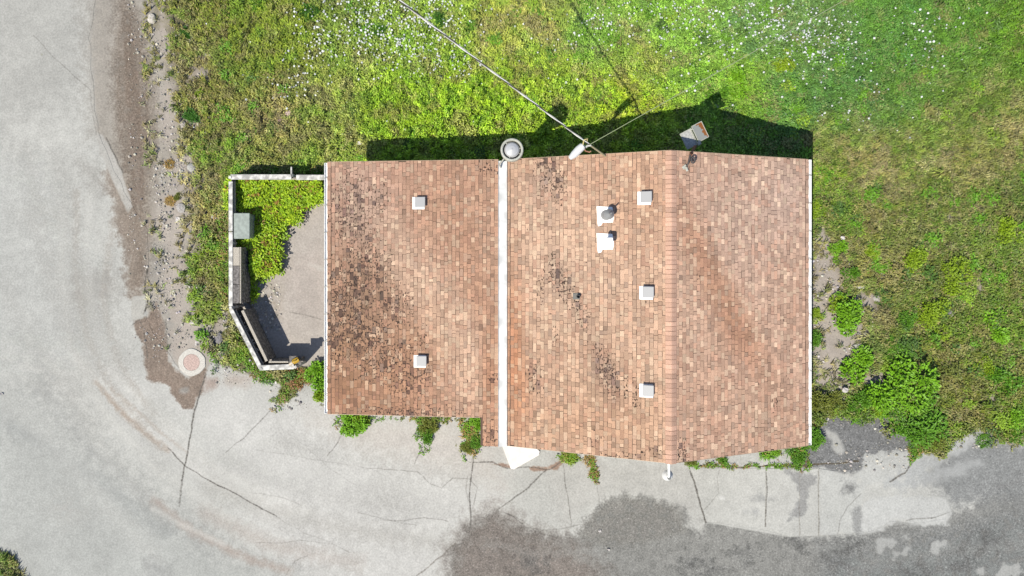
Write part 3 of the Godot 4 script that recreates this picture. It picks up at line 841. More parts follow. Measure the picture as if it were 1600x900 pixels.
func slope(house: Node3D, origin: Vector3, up: Vector3, run: float, z_from: float, z_to: float, west: bool, picks: int, notch := false) -> void:
	# shingled slope: courses run along z, up the slope along «up»; every tab has thickness, uneven butt edge and its own tone
	var nrm := Vector3(0, 0, 1).cross(up).normalized()
	if nrm.y < 0: nrm = -nrm
	var at := func(s: float, z: float, n: float) -> Vector3: return origin + up * s + Vector3(0, 0, z) + nrm * n
	var deck := Shape.new()
	var strips := [[0.0, run, z_from, z_to]]
	if notch: strips = [[0.0, run, z_from, ZSW], [run - 0.58, run, ZSW, z_to]]
	for st in strips:
		var c: Array = []
		for n in [-0.16, 0.0]:
			for sz in [[st[0], st[2]], [st[1], st[2]], [st[1], st[3]], [st[0], st[3]]]:
				c.append(at.call(sz[0], sz[1], n))
		var ctr: Vector3 = (c[0] + c[6]) / 2.0
		for f in [[0, 1, 2, 3], [4, 5, 6, 7], [0, 1, 5, 4], [1, 2, 6, 5], [2, 3, 7, 6], [3, 0, 4, 7]]:
			deck.quad(c[f[0]], c[f[1]], c[f[2]], c[f[3]])
			deck._outward(6, ctr)
	var part := put("roof_slope", deck, mat("felt", lin(116, 92, 78), 0.95), house)
	var sm := mat("shingle", Color(1, 1, 1), 0.93, 0, true)
	if sm.albedo_texture == null:
		worn(sm, 0.06, 0.80, 2.2, 8)
	var all := Shape.new()
	var flake := Shape.new()
	var e := 0.128
	var rows := int(ceil(run / e))
	e = run / rows
	var single := []
	for k in rows:
		var s0 := k * e - (0.02 if k == 0 else 0.0)
		var zend := z_to
		if notch and s0 < run - 0.60: zend = ZSW
		var z := z_from - 0.015 - rng.randf() * 0.12
		var band := rng.randf_range(0.94, 1.05)
		var run_of := 1.0
		while z < zend:
			var w := rng.randf_range(0.10, 0.18) if rng.randf() < 0.8 else rng.randf_range(0.18, 0.30)
			var za := maxf(z, z_from - 0.02)
			var zb := minf(z + w - (rng.randf_range(0.008, 0.016) if rng.randf() < 0.35 else rng.randf_range(0.001, 0.006)), zend + 0.02)
			z += w
			if zb - za < 0.03: continue
			var thick := 0.0085 if rng.randf() < 0.5 else 0.0155
			var s1 := s0 + rng.randf_range(-0.006, 0.006)
			var s2 := s0 + e - (rng.randf_range(0.010, 0.018) if rng.randf() < 0.55 else rng.randf_range(0.003, 0.009))
			if k == rows - 1: s2 = run
			var j := rng.randf_range(-0.004, 0.004)
			var mid: Vector3 = at.call(s0 + e / 2, (za + zb) / 2, 0.01)
			var pp := seen_at(mid.x, mid.y, mid.z)
			if rng.randf() < 0.25: run_of = rng.randf_range(0.93, 1.06)
			var col := shingle_colour(pp, west) * (band * run_of)
			var stain := 0.0
			for t in roof_stain:
				stain = maxf(stain, spot(t, pp) * t[5])
			if stain > 0.25 and rng.randf() < stain * 0.3:
				var dk := rng.randf_range(0.35, 0.75)
				col = Color(col.r * dk, col.g * dk, col.b * dk * 1.1)
			var sh := all
			var alone: bool = rng.randf() < float(picks) * 1.15 / (rows * (z_to - z_from) / 0.19) and single.size() < picks
			if alone: sh = Shape.new()
			var t0 := thick
			var t1 := 0.004
			var a: Vector3 = at.call(s1 + j, za, t0)
			var b: Vector3 = at.call(s1 - j, zb, t0)
			var c2: Vector3 = at.call(s2, zb, t1)
			var d2: Vector3 = at.call(s2, za, t1)
			var a0: Vector3 = at.call(s1 + j, za, 0.0005)
			var b0: Vector3 = at.call(s1 - j, zb, 0.0005)
			var c0: Vector3 = at.call(s2, zb, 0.0)
			var d0: Vector3 = at.call(s2, za, 0.0)
			var core: Vector3 = (a0 + b0 + c0 + d0) / 4.0 - nrm * 0.05
			for f in [[a, b, c2, d2], [a0, b0, b, a], [b0, c0, c2, b], [a0, a, d2, d0]]:
				sh.quad(f[0], f[1], f[2], f[3], col)
				sh._outward(6, core)
			if alone: single.append(sh)
			# growth and bare spots lying on this tab
			var cnt := int(stain * 8.0 + rng.randf())
			if stain < 0.12: cnt = 1 if rng.randf() < 0.015 else 0
			for q in cnt:
				var fs := rng.randf_range(0.10, 0.88)
				var fz := rng.randf_range(0.06, 0.94)
				var along := rng.randf()
				if along < 0.35: fz = 0.05 if rng.randf() < 0.5 else 0.95
				elif along < 0.65: fs = 0.12 if rng.randf() < 0.5 else 0.9
				var pc: Vector3 = at.call(lerpf(s1, s0 + e, fs), lerpf(za, zb, fz), lerpf(t0, t1, fs) + 0.0022)
				var rad := rng.randf_range(0.014, 0.034)
				var tone := rng.randf_range(0.5, 1.2)
				var fc := lin(88 * tone, 68 * tone, 60 * tone, 1.9)
				var ring := []
				for i in 6:
					var an := TAU * i / 6.0
					var rr := rad * rng.randf_range(0.5, 1.2)
					ring.append(pc + up * cos(an) * rr * (1.5 if along < 0.35 else 0.6) + Vector3(0, 0, sin(an) * rr * (0.5 if along < 0.35 else 1.5)))
				for i in range(1, 5):
					flake.tri(ring[0], ring[i], ring[i + 1], fc)
					flake._outward(3, pc - nrm)
	var joined := put("shingle_courses", all, sm, part)
	joined.set_meta("kind", "stuff")
	for s in single:
		put("shingle", s, sm, part)
	if flake.v.size():
		var fl := put("dark_growth", flake, mat("growth", Color.WHITE, 0.95, 0, true), part)
		fl.set_meta("kind", "stuff")

func build_building() -> void:
	var house := thing("shop_building", "long low building with brown shingled roofs, a white valley strip between its two wings", "building")
	# walls
	var wm := worn(mat("wall", lin(226, 222, 214, 1.7), 0.85), 0.02, 0.93, 0.4, 21)
	var t := 0.2
	var low := 2.32
	for w in [[Vector3(-5.75, 0, -2.72), Vector3(0.1, 0, -2.72), low], [Vector3(-5.75, 0, 4.85), Vector3(0.1, 0, 4.85), low], [Vector3(-5.75, 0, -2.51), Vector3(-5.75, 0, 4.64), low], [Vector3(0.32, 0, -2.72), Vector3(9.2, 0, -2.72), 2.95], [Vector3(0.32, 0, 5.7), Vector3(9.2, 0, 5.7), 2.95], [Vector3(0.21, 0, -2.51), Vector3(0.21, 0, 5.49), 2.82], [Vector3(9.1, 0, -2.51), Vector3(9.1, 0, 5.49), 2.9]]:
		var s := Shape.new()
		var a: Vector3 = w[0]
		var b: Vector3 = w[1]
		s.box((a + b) / 2 + Vector3(0, w[2] / 2, 0), Vector3(absf(b.x - a.x) + (t if a.x == b.x else 0.0), w[2], absf(b.z - a.z) + (t if a.z == b.z else 0.0)))
		put("wall", s, wm, house)
	for z in [-2.72, 5.7]:                     # gable ends of the main wing
		var s := Shape.new()
		for sg in [-1.0, 1.0]:
			var zz: float = z + sg * 0.1
			s.tri(Vector3(0.4, 2.95, zz), Vector3(8.95, 2.95, zz), Vector3(XR, 4.62, zz))
			s._outward(3, Vector3(XR, 3.5, z))
		put("gable_wall", s, wm, house)
	# roof slopes
	var u1 := Vector3(LE - LW, 0.56, 0).normalized()
	slope(house, Vector3(LW, 2.4, 0), u1, Vector3(LE - LW, 0.56, 0).length(), ZN, 6.12, true, 98, true)
	var rise := RIDGE - EAVE
	slope(house, Vector3(XW, EAVE, 0), Vector3(XR - XW, rise, 0).normalized(), Vector3(XR - XW, rise, 0).length(), ZN, ZS, true, 100)
	slope(house, Vector3(XE, EAVE, 0), Vector3(XR - XE, rise, 0).normalized(), Vector3(XR - XE, rise, 0).length(), ZN, ZS, false, 100)
	# ridge shingles, lapped from south to north
	var sm: StandardMaterial3D = mats["shingle"]
	var n := 66
	var pitch := (ZS - ZN + 0.06) / n
	var ang := atan2(rise, XR - XW)
	for i in n:
		var z0 := ZS + 0.04 - i * pitch
		var z1 := z0 - pitch + rng.randf_range(0.006, 0.016)
		var f := rng.randf_range(0.92, 1.05)
		var p := 206.0 if wobble.get_noise_1d(i * 9.0) > 0.0 else 220.0
		var col := lin(p * f, p * 0.805 * f, p * 0.70 * f, 1.15)
		var s := Shape.new()
		var hw := 0.165 + rng.randf_range(-0.004, 0.004)
		var prof := []
		for k in [-1.0, -0.35, 0.0, 0.35, 1.0]:
			prof.append(Vector2(XR + k * hw, RIDGE + 0.012 - absf(k) * hw * tan(ang) + (0.014 if absf(k) < 0.4 else 0.0)))
		var top0 := 0.024
		var top1 := 0.008
		for k in 4:
			var a: Vector2 = prof[k]
			var b: Vector2 = prof[k + 1]
			s.quad(Vector3(a.x, a.y + top0, z0), Vector3(b.x, b.y + top0, z0), Vector3(b.x, b.y + top1, z1), Vector3(a.x, a.y + top1, z1), col)
			s.quad(Vector3(a.x, a.y - 0.004, z0), Vector3(b.x, b.y - 0.004, z0), Vector3(b.x, b.y + top0, z0), Vector3(a.x, a.y + top0, z0), col)
		for k in [0, 4]:
			var a: Vector2 = prof[k]
			s.quad(Vector3(a.x, a.y - 0.02, z0), Vector3(a.x, a.y - 0.02, z1), Vector3(a.x, a.y + top1, z1), Vector3(a.x, a.y + top0, z0), col)
			s._outward(6, Vector3(XR, RIDGE - 0.3, (z0 + z1) / 2))
		put("ridge_shingle", s, sm, house)
	# metal drip edges along the gable ends
	var dm := mat("drip_edge", lin(226, 196, 168), 0.5, 0.1)
	for zz in [ZN - 0.028, ZS + 0.028]:
		for e in [[Vector3(XW, EAVE, zz), Vector3(XR, RIDGE, zz)], [Vector3(XE, EAVE, zz), Vector3(XR, RIDGE, zz)]]:
			edge(house, e[0], e[1], dm)
	edge(house, Vector3(LW, 2.4, ZN - 0.028), Vector3(LE, 2.96, ZN - 0.028), dm)
	edge(house, Vector3(LW, 2.4, ZSW + 0.028), Vector3(LE - 0.6, 2.9, ZSW + 0.028), dm)
	# white metal valley pan between the wings
	var white := mat("white_metal", Color(0.80, 0.80, 0.80), 0.4, 0.0)
	var vp := Shape.new()
	var vz0 := ZN + 0.02
	var vz1 := 6.13
	vp.box(Vector3(-0.30, 3.0, (vz0 + vz1) / 2), Vector3(0.262, 0.02, vz1 - vz0), Basis(), 0.004)
	vp.box(Vector3(-0.438, 3.016, (vz0 + vz1) / 2), Vector3(0.014, 0.05, vz1 - vz0), Basis(), 0.004)
	vp.box(Vector3(-0.162, 3.026, (vz0 + vz1) / 2), Vector3(0.014, 0.06, vz1 - vz0), Basis(), 0.004)
	var valley := put("valley_flashing", vp, worn(mat("valley_metal", Color(0.57, 0.57, 0.575), 0.4), 0.012, 0.86, 0.5, 61), house)
	for z in [-0.1, 3.0]:
		var sl := Shape.new()
		sl.box(Vector3(-0.30, 3.0115, z), Vector3(0.25, 0.003, 0.05), Basis(), 0.001)
		put("lap_seam", sl, mats["valley_metal"], valley)
	# eaves gutters: open U channels hung on brackets
	for g in [[LW - 0.075, 2.33, ZN, ZSW + 0.02], [XE + 0.07, 2.93, ZN - 0.02, ZS + 0.02]]:
		var s := Shape.new()
		var zc: float = (g[2] + g[3]) / 2
		var ln: float = g[3] - g[2]
		s.box(Vector3(g[0], g[1] - 0.045, zc), Vector3(0.104, 0.006, ln))
		s.box(Vector3(g[0] - 0.049, g[1], zc), Vector3(0.012, 0.09, ln), Basis(), 0.003)
		s.box(Vector3(g[0] + 0.049, g[1], zc), Vector3(0.012, 0.09, ln), Basis(), 0.003)
		for e in [g[2] + 0.004, g[3] - 0.004]:
			s.box(Vector3(g[0], g[1] - 0.002, e), Vector3(0.086, 0.08, 0.005))
		var gut := put("gutter", s, white, house)
		var zz: float = g[2] + 0.5
		while zz < g[3]:
			var h := Shape.new()
			h.box(Vector3(g[0], g[1] + 0.047, zz), Vector3(0.11, 0.004, 0.03), Basis(), 0.001)
			put("hanger", h, mat("hanger", lin(180, 180, 176), 0.5, 0.2), gut)
			zz += 0.9
		if g[0] < 0:
			var dp := Shape.new()
			dp.box(Vector3(g[0] + 0.2, 1.15, g[3] - 0.42), Vector3(0.07, 2.2, 0.09), Basis(), 0.01)
			put("downspout", dp, white, gut)
	# square box vents; the flange shows on the downhill side
	var vent_m := mat("vent", Color(0.285, 0.285, 0.295), 0.5, 0.0)
	for p in [[657, 316, 0], [659, 563, 0], [1010, 308, 1], [1013, 456, 1], [1013, 609, 1]]:
		var on := roof_point(p[0], p[1])
		var bas := Basis(Vector3(0, 0, 1), on[1])
		var v := Node3D.new()
		v.name = "roof_vent"
		v.position = on[0]
		v.basis = bas
		house.add_child(v, true)
		var s := Shape.new()
		s.box(Vector3(-0.06, 0.022, 0.03), Vector3(0.40, 0.006, 0.40), Basis(), 0.002)
		put("flange", s, white, v)
		var h := Shape.new()
		h.box(Vector3(0.02, 0.072, 0.0), Vector3(0.27, 0.09, 0.27), Basis(), 0.004)
		put("throat", h, vent_m, v)
		var c := Shape.new()
		c.box(Vector3(0.02, 0.135, 0.0), Vector3(0.34, 0.045, 0.33), Basis(), 0.012)
		put("hood", c, vent_m, v)
	# two flues on white flashing, and a stub vent
	for q in 2:
		var on := roof_point(946, 336) if q == 0 else roof_point(946, 378)
		var v := Node3D.new()
		v.name = "flue"
		v.position = on[0]
		house.add_child(v, true)
		v.set_meta("label", "round flue with a pointed cap on white flashing" if q == 0 else "white flue with a square cap on white flashing")
		var f := Shape.new()
		var bas := Basis(Vector3(0, 0, 1), on[1])
		var o := []
		for pt in [[-0.27, -0.27], [0.22, -0.24], [0.27, 0.05], [0.24, 0.23], [-0.08, 0.23], [-0.13, 0.32], [-0.22, 0.34], [-0.24, 0.24]]:
			o.append(bas * Vector3(pt[0], 0.026, pt[1]))
		for i in range(1, o.size() - 1):
			f.tri(o[0], o[i], o[i + 1])
			f._outward(3, Vector3(0, -1, 0))
		for i in o.size():
			f.quad(o[i], o[(i + 1) % o.size()], o[(i + 1) % o.size()] - Vector3(0, 0.03, 0), o[i] - Vector3(0, 0.03, 0))
		put("flashing", f, white, v)
		var gm := mat("galvanised", Color(0.22, 0.225, 0.23), 0.45, 0.2)
		if q == 0:
			var c := Shape.new()
			c.lathe([Vector2(0.19, -0.02), Vector2(0.12, 0.14), Vector2(0.11, 0.40), Vector2(0, 0.40)], Vector3(0.05, 0, 0.0), 20)
			put("pipe", c, gm, v)
			var d := Shape.new()
			d.lathe([Vector2(0.0, 0.40), Vector2(0.155, 0.42), Vector2(0.155, 0.435), Vector2(0.03, 0.58), Vector2(0.022, 0.60), Vector2(0.022, 0.86), Vector2(0.0, 0.86)], Vector3(0.05, 0, 0.0), 20)
			put("cap", d, gm, v)
		else:
			var c := Shape.new()
			c.lathe([Vector2(0.17, -0.02), Vector2(0.11, 0.12), Vector2(0.085, 0.13), Vector2(0.085, 0.40)], Vector3(0.03, 0, 0.0), 20)
			put("pipe", c, white, v)
			var d := Shape.new()
			d.box(Vector3(0.03, 0.47, 0.0), Vector3(0.24, 0.14, 0.24), Basis(), 0.012)
			put("cap", d, white, v)
	var on := roof_point(902, 463)
	var stub := Node3D.new()
	stub.name = "plumbing_vent"
	stub.position = on[0]
	house.add_child(stub, true)
	var s := Shape.new()
	s.box(Vector3(-0.03, 0.02, 0), Vector3(0.22, 0.008, 0.19), Basis(Vector3(0, 0, 1), on[1]), 0.002)
	put("flange", s, mat("lead", lin(130, 128, 124), 0.7), stub)
	var c := Shape.new()
	c.lathe([Vector2(0.055, 0.0), Vector2(0.055, 0.17), Vector2(0.043, 0.17), Vector2(0.043, 0.02), Vector2(0, 0.02)], Vector3(0.02, 0, 0), 16)
	put("pipe", c, mat("black_pipe", lin(95, 95, 95), 0.6), stub)

func edge(house: Node3D, a: Vector3, b: Vector3, m: Material) -> void:
	var s := Shape.new()
	var d := (b - a)
	var bas := Basis(d.normalized(), Vector3(0, 0, 1).cross(d.normalized()).normalized(), Vector3(0, 0, 1))
	if bas.y.y < 0: bas = Basis(bas.x, -bas.y, -bas.z)
	s.box((a + b) / 2 + bas.y * -0.05, Vector3(d.length(), 0.12, 0.014), bas, 0.003)
	put("drip_edge", s, m, house)

func roof_point(px: float, py: float) -> Array:      # where the sight line through a pixel meets a roof slope: [point, tilt about z]
	for sl in [[LW, 2.4, LE, 2.96], [XW, EAVE, XR, RIDGE], [XE, EAVE, XR, RIDGE]]:
		var h: float = sl[1]
		var p := Vector3.ZERO
		for i in 12:
			p = P(px, py, h)
			h = lerpf(sl[1], sl[3], (p.x - sl[0]) / (sl[2] - sl[0]))
		if p.x >= minf(sl[0], sl[2]) and p.x <= maxf(sl[0], sl[2]):
			return [P(px, py, h), atan2(sl[3] - sl[1], sl[2] - sl[0]) if sl[2] > sl[0] else -atan2(sl[3] - sl[1], sl[0] - sl[2])]
	return [P(px, py, 3), 0.0]

# ------------------------------------------------------------------ fence
func build_fence() -> void:
	var f := thing("board_fence", "low weathered wooden fence with white cap rails round the overgrown patio", "fence")
	var cap_m := worn(mat("fence_cap", lin(232, 229, 225, 1.45), 0.85), 0.03, 0.72, 0.5, 31)
	var board_m := worn(mat("fence_board", lin(186, 178, 170), 0.9), 0.03, 0.55, 1.0, 32)
	var rail_m := worn(mat("fence_rail", lin(236, 226, 212, 1.5), 0.9), 0.08, 0.6, 2.0, 33)
	var h := 1.08
	var runs := [[P(360, 277, h), P(509, 277, h)], [P(361, 277, h), P(361, 479, h)], [P(361, 482, h), P(408, 575, h)], [P(408, 575, h), P(460, 573, h)]]
	for r in 4:
		var a: Vector3 = runs[r][0]
		var b: Vector3 = runs[r][1]
		var d := (b - a)
		d.y = 0
		var ln := d.length()
		d = d.normalized()
		var side := Vector3(-d.z, 0, d.x)              # inward
		if r == 0: side = Vector3(0, 0, 1)
		elif r == 1: side = Vector3(1, 0, 0)
		elif r == 2: side = Vector3(d.z, 0, -d.x)
		else: side = Vector3(0, 0, -1)
		var bas := Basis(d, Vector3.UP, d.cross(Vector3.UP))
		# cap rail, in planks
		var joints := [0.0, 1.0]
		if r == 0: joints = [0.0, 0.645, 1.0]
		elif r == 1: joints = [0.03, 0.42, 1.0]
		elif r == 2: joints = [0.0, 1.0]
		for k in joints.size() - 1:
			var t0: float = joints[k] * ln + 0.012
			var t1: float = joints[k + 1] * ln - (0.012 if k < joints.size() - 2 or r != 0 else 0.02)
			if r == 0 and k == 1: t0 += 0.14
			var s := Shape.new()
			s.box(a + d * ((t0 + t1) / 2) + Vector3(0, 0.0 + 0.001 * r, 0) + side * (rng.randf_range(-0.012, 0.012)), Vector3(t1 - t0, 0.045, [0.18, 0.14, 0.145, 0.18][r]), bas, 0.008)
			put("cap_rail", s, cap_m, f)
		# upright boards
		var w := 0.138
		var cnt := int(ln / w)
		var mats2 := [board_m, worn(mat("fence_board_pale", lin(192, 184, 175), 0.9), 0.03, 0.6, 1.0, 34)]
		for k in cnt:
			var s := Shape.new()
			var ht := 0.93 + rng.randf_range(-0.01, 0.01)
			s.box(a + d * ((k + 0.5) * ln / cnt) + Vector3(0, -h + 0.10 + ht / 2 + 0.012, 0) + side * rng.randf_range(-0.004, 0.004), Vector3(ln / cnt - 0.003, ht, 0.019), bas, 0.003)
			put("board", s, mats2[(k * 5 + r) % 2], f)
		# rails on the inner face
		for hy in ([0.16, 0.86] if r == 0 or r == 3 else [0.86]):
			var s := Shape.new()
			s.box((a + b) / 2 + Vector3(0, hy - h, 0) + side * 0.037, Vector3(ln - 0.16, 0.09, 0.045), bas, 0.006)
			put("rail", s, rail_m, f)
	# the lower half of the fence is a box: an inner rail and boards stand a pace inside, planks or soil between
	var inner := [[P(376, 386, 1.06), P(376, 474, 1.06), 0.045, 0], [P(379, 485, 0.98), P(417, 564, 0.98), 0.10, 1], [P(420, 565.5, 1.0), P(451, 565.5, 1.0), 0.06, 2]]
	for it in inner:
		var a: Vector3 = it[0]
		var b: Vector3 = it[1]
		var d := (b - a).normalized()
		var ln := a.distance_to(b)
		var bas := Basis(d, Vector3.UP, d.cross(Vector3.UP))
		var s := Shape.new()
		s.box((a + b) / 2, Vector3(ln, 0.05, it[2]), bas, 0.008)
		put("inner_rail", s, rail_m, f)
		var cnt := int(ln / 0.14)
		for k in cnt:
			s = Shape.new()
			s.box(a + d * ((k + 0.5) * ln / cnt) - Vector3(0, 0.51, 0), Vector3(ln / cnt - 0.003, 0.93, 0.02), bas, 0.003)
			put("board", s, board_m, f)
		if it[3] == 2: continue
		# what lies between the two rails
		var out0: Vector3 = P(364.5, 386, 1.0) if it[3] == 0 else P(362.5, 486, 0.9)
		var out1: Vector3 = P(364.5, 474, 1.0) if it[3] == 0 else P(404, 568, 0.9)
		if it[3] == 0:
			for k in 3:
				var t0 := k / 3.0 + 0.004
				var t1 := (k + 1) / 3.0 - 0.004
				s = Shape.new()
				var mid := (out0.lerp(out1, (t0 + t1) / 2) + a.lerp(b, (t0 + t1) / 2)) / 2
				s.box(Vector3(mid.x, 1.075 + 0.003 * k, mid.z), Vector3(0.22, 0.022, (t1 - t0) * ln), Basis(), 0.004)
				put("plank", s, rail_m if k == 0 else worn(mat("grey_plank", lin(158, 152, 150), 0.9), 0.03, 0.7, 1.0, 35), f)
		else:
			var soil := Shape.new()
			soil.slab(PackedVector2Array([Vector2(out0.x, out0.z), Vector2(out1.x, out1.z), Vector2(b.x, b.z), Vector2(a.x, a.z)]), 0.3, 0.84)
			put("soil", soil, worn(mat("soil", lin(92, 84, 78), 0.95), 0.06, 0.5, 2.0, 36), f)
			for k in 26:
				var q := rng.randf_range(0.06, 0.94)
				var c := out0.lerp(out1, q).lerp(a.lerp(b, q), rng.randf_range(0.25, 0.8))
				s = Shape.new()
				s.box(Vector3(c.x, 0.85, c.z), Vector3(rng.randf_range(0.03, 0.09), 0.02, rng.randf_range(0.02, 0.05)), Basis(Vector3.UP, rng.randf() * 3), 0.004)
				put("paint_flake", s, rail_m, f)
	var posts := [P(360, 277, h), P(455, 277, h), P(361, 380, h), P(361, 481, h), P(408, 576, h), P(462, 573, h)]
	for i in posts.size():
		var s := Shape.new()
		var top := h + (0.05 if i in [0, 3, 4, 5] else -0.03)
		var p: Vector3 = posts[i]
		if i == 1: p += Vector3(0, 0, -0.07)
		s.box(Vector3(p.x, top / 2, p.z), Vector3(0.10, top, 0.10), Basis(Vector3.UP, 0.1 * i), 0.008)
		if i == 1:
			s.box(Vector3(p.x, h - 0.04, p.z - 0.16), Vector3(0.05, 0.08, 0.28), Basis(), 0.006)
		put("post", s, cap_m, f)

# ------------------------------------------------------------------ things fixed to the building and wires
func build_fixtures() -> void:
	var metal := worn(mat("grey_metal", Color(0.40, 0.40, 0.39), 0.5, 0.0), 0.05, 0.8, 1.0, 41)
	var cream := worn(mat("cream_metal", lin(232, 232, 220), 0.5), 0.06, 0.85, 1.0, 42)
	# tall round ventilator against the north wall
	var at := P(800, 233, 4.0)
	var v := thing("exhaust_ventilator", "round metal ventilator stack rising beside the north end of the white valley strip", "ventilator", Vector3(at.x, 0, at.z))
	var s := Shape.new()
	s.lathe([Vector2(0.2, 0), Vector2(0.2, 3.6)], Vector3.ZERO, 28)
	put("stack", s, metal, v)
	s = Shape.new()
	s.lathe([Vector2(0.2, 3.45), Vector2(0.34, 3.62), Vector2(0.355, 3.66), Vector2(0.355, 3.90), Vector2(0.34, 3.925), Vector2(0.31, 3.93), Vector2(0.285, 3.91), Vector2(0.275, 3.86), Vector2(0.265, 3.64)], Vector3.ZERO, 36)
	put("collar", s, cream, v)
	s = Shape.new()
	s.lathe([Vector2(0.10, 3.60), Vector2(0.238, 3.84), Vector2(0.236, 3.87), Vector2(0.19, 3.935), Vector2(0.11, 3.975), Vector2(0.03, 3.99), Vector2(0.02, 4.0), Vector2(0, 4.0)], Vector3.ZERO, 36)
	put("dome", s, mat("bright_metal", Color(0.42, 0.42, 0.43), 0.3, 0.2), v)
	for a in [0.2, 2.3, 4.4]:
		s = Shape.new()
		s.box(Vector3(cos(a) * 0.255, 3.86, -sin(a) * 0.255), Vector3(0.07, 0.02, 0.025), Basis(Vector3.UP, a), 0.003)
		put("bracket", s, cream, v)
	s = Shape.new()
	s.tube([Vector3(-0.24, 3.7, 0.24), Vector3(-0.40, 3.2, 0.36), Vector3(-0.36, 3.03, 0.44)], [0.025, 0.025, 0.025], 8)
	put("stay", s, cream, v)
	# service mast
	var mt := P(905, 234, 4.9)
	var mast := thing("service_mast", "grey electrical service mast with a slanted weatherhead at the north roof edge", "mast", Vector3(mt.x, 0, mt.z))
	s = Shape.new()
	s.tube([Vector3(0, 0.6, 0.02), Vector3(0, 4.6, 0.02)], [0.05, 0.05], 14)
	put("conduit", s, metal, mast)
	s = Shape.new()
	s.tube([Vector3(-0.24, 4.62, 0.20), Vector3(-0.12, 4.72, 0.10), Vector3(0.0, 4.84, -0.02), Vector3(0.10, 4.93, -0.10), Vector3(0.13, 4.95, -0.12)], [0.07, 0.115, 0.12, 0.11, 0.06], 16)
	put("weatherhead", s, mat("pale_metal", Color(0.45, 0.46, 0.48), 0.4, 0.0), mast)
	s = Shape.new()
	s.tube([Vector3(0, 4.5, 0.02), Vector3(0.02, 4.86, -0.02)], [0.05, 0.05], 12)
	put("neck", s, metal, mast)
	s = Shape.new()
	var an := P(921, 226, 4.9) - mast.position
	s.tube([an + Vector3(0.05, 0.0, 0.02), an + Vector3(-0.05, 0, 0.03), Vector3(0.05, 4.7, 0)], [0.03, 0.035, 0.03], 8)
	put("clevis", s, metal, mast)
	var yw := mat("yellow_wire", lin(222, 205, 140), 0.6)
	s = Shape.new()
	s.tube([Vector3(0.10, 4.93, -0.10), Vector3(0.12, 5.06, -0.26), Vector3(0.22, 5.08, -0.30), an + Vector3(-0.08, 0.06, -0.08), an], [0.022, 0.022, 0.022, 0.022, 0.022], 7)
	put("wire_loop", s, yw, mast)
	s = Shape.new()
	s.tube([Vector3(0.12, 4.92, -0.06), Vector3(0.20, 4.80, 0.02), Vector3(0.32, 4.78, 0.05), Vector3(0.36, 4.82, 0.02)], [0.02, 0.022, 0.022, 0.02], 7)
	put("wire_loop", s, mat("brown_wire", lin(190, 140, 110), 0.6), mast)
	s = Shape.new()
	s.tube([Vector3(0.10, 4.90, -0.08), an + Vector3(-0.1, -0.05, 0.05), an], [0.02, 0.02, 0.02], 7)
	put("wire_loop", s, mat("grey_wire", lin(170, 172, 170), 0.6), mast)
	s = Shape.new()
	var foot := P(949, 246, 4.1) - mast.position
	s.tube([an, an.lerp(foot, 0.5) , foot], [0.028, 0.03, 0.03], 8)
	put("stay_rod", s, worn(mat("stay", lin(228, 215, 175), 0.7), 0.1, 0.7, 2.0, 43), mast)
	# twisted service drop going north-west, and a thin cable going north-east
	var a := P(921, 226, 4.9)
	var b := P(640, 8, 9.0)
	var drop := thing("service_cable", "twisted overhead power cable running from the mast to the upper left", "cable", a)
	var dir := b - a
	var far := dir * 2.2
	var ortho := dir.cross(Vector3.UP).normalized()
	var ort2 := ortho.cross(dir.normalized())
	var strand_m := [mat("bare_strand", Color(0.62, 0.62, 0.60), 0.5, 0.0), mat("black_strand", lin(84, 80, 76), 0.6), mat("grey_strand", lin(235, 232, 226), 0.6)]
	for k in 3:
		var pts := []
		var rad := []
		for i in 261:
			var u := i / 260.0
			var p := far * u - Vector3(0, 1.1 * 4.0 * u * (1 - u) * 0.25, 0)
			var an2 := TAU * (u * 13.0 + k / 3.0)
			pts.append(p + (ortho * cos(an2) + ort2 * sin(an2)) * 0.015)
			rad.append(0.0145)
		s = Shape.new()
		s.tube(pts, rad, 6)
		put("strand", s, strand_m[k], drop)
	var e := P(1310, 4, 8.0)
	s = Shape.new()
	var pts2 := []
	var rad2 := []
	for i in 41:
		var u := i / 40.0
		pts2.append((e - a) * 1.9 * u - Vector3(0, 0.9 * u * (1 - u), 0))
		rad2.append(0.011)
	s.tube(pts2, rad2, 6)
	var tc := put("phone_cable", s, mat("phone_cable", lin(160, 174, 130), 0.6))
	tc.position = a
	tag(tc, "thin grey overhead cable running from the mast to the upper right", "cable")
	# two-panel fixture on a rusty arm at the gable peak
	var base := P(1072, 261, 4.78)
	var fx := thing("twin_panel_fixture", "weathered two-panel metal fixture on a rusty arm over the north roof edge", "light fixture", base)
	var rust := worn(mat("rust", lin(176, 112, 84), 0.85), 0.08, 0.6, 2.0, 44)
	var tip := P(1086, 229, 3.75) - base
	var lip := P(1078.5, 242, 4.78) - base
	s = Shape.new()
	s.tube([Vector3(0, 0.03, 0), Vector3(0.04, 0.09, -0.10), lip], [0.028, 0.028, 0.03], 10)
	put("arm", s, mat("dark_iron", lin(110, 100, 96), 0.7, 0.2), fx)
	s = Shape.new()
	s.tube([lip, lip.lerp(tip, 0.12) + Vector3(0, 0.04, 0), tip], [0.04, 0.05, 0.05], 10)
	put("sleeve", s, rust, fx)
	s = Shape.new()
	s.box(Vector3(-0.04, -0.01, 0.0), Vector3(0.14, 0.03, 0.11), Basis(Vector3.UP, 0.6) , 0.008)
	s.box(Vector3(0.02, -0.01, 0.06), Vector3(0.07, 0.025, 0.13), Basis(Vector3.UP, 0.3), 0.008)
	put("foot", s, cream, fx)
	s = Shape.new()
	var rp := P(1083, 250, 4.80) - base
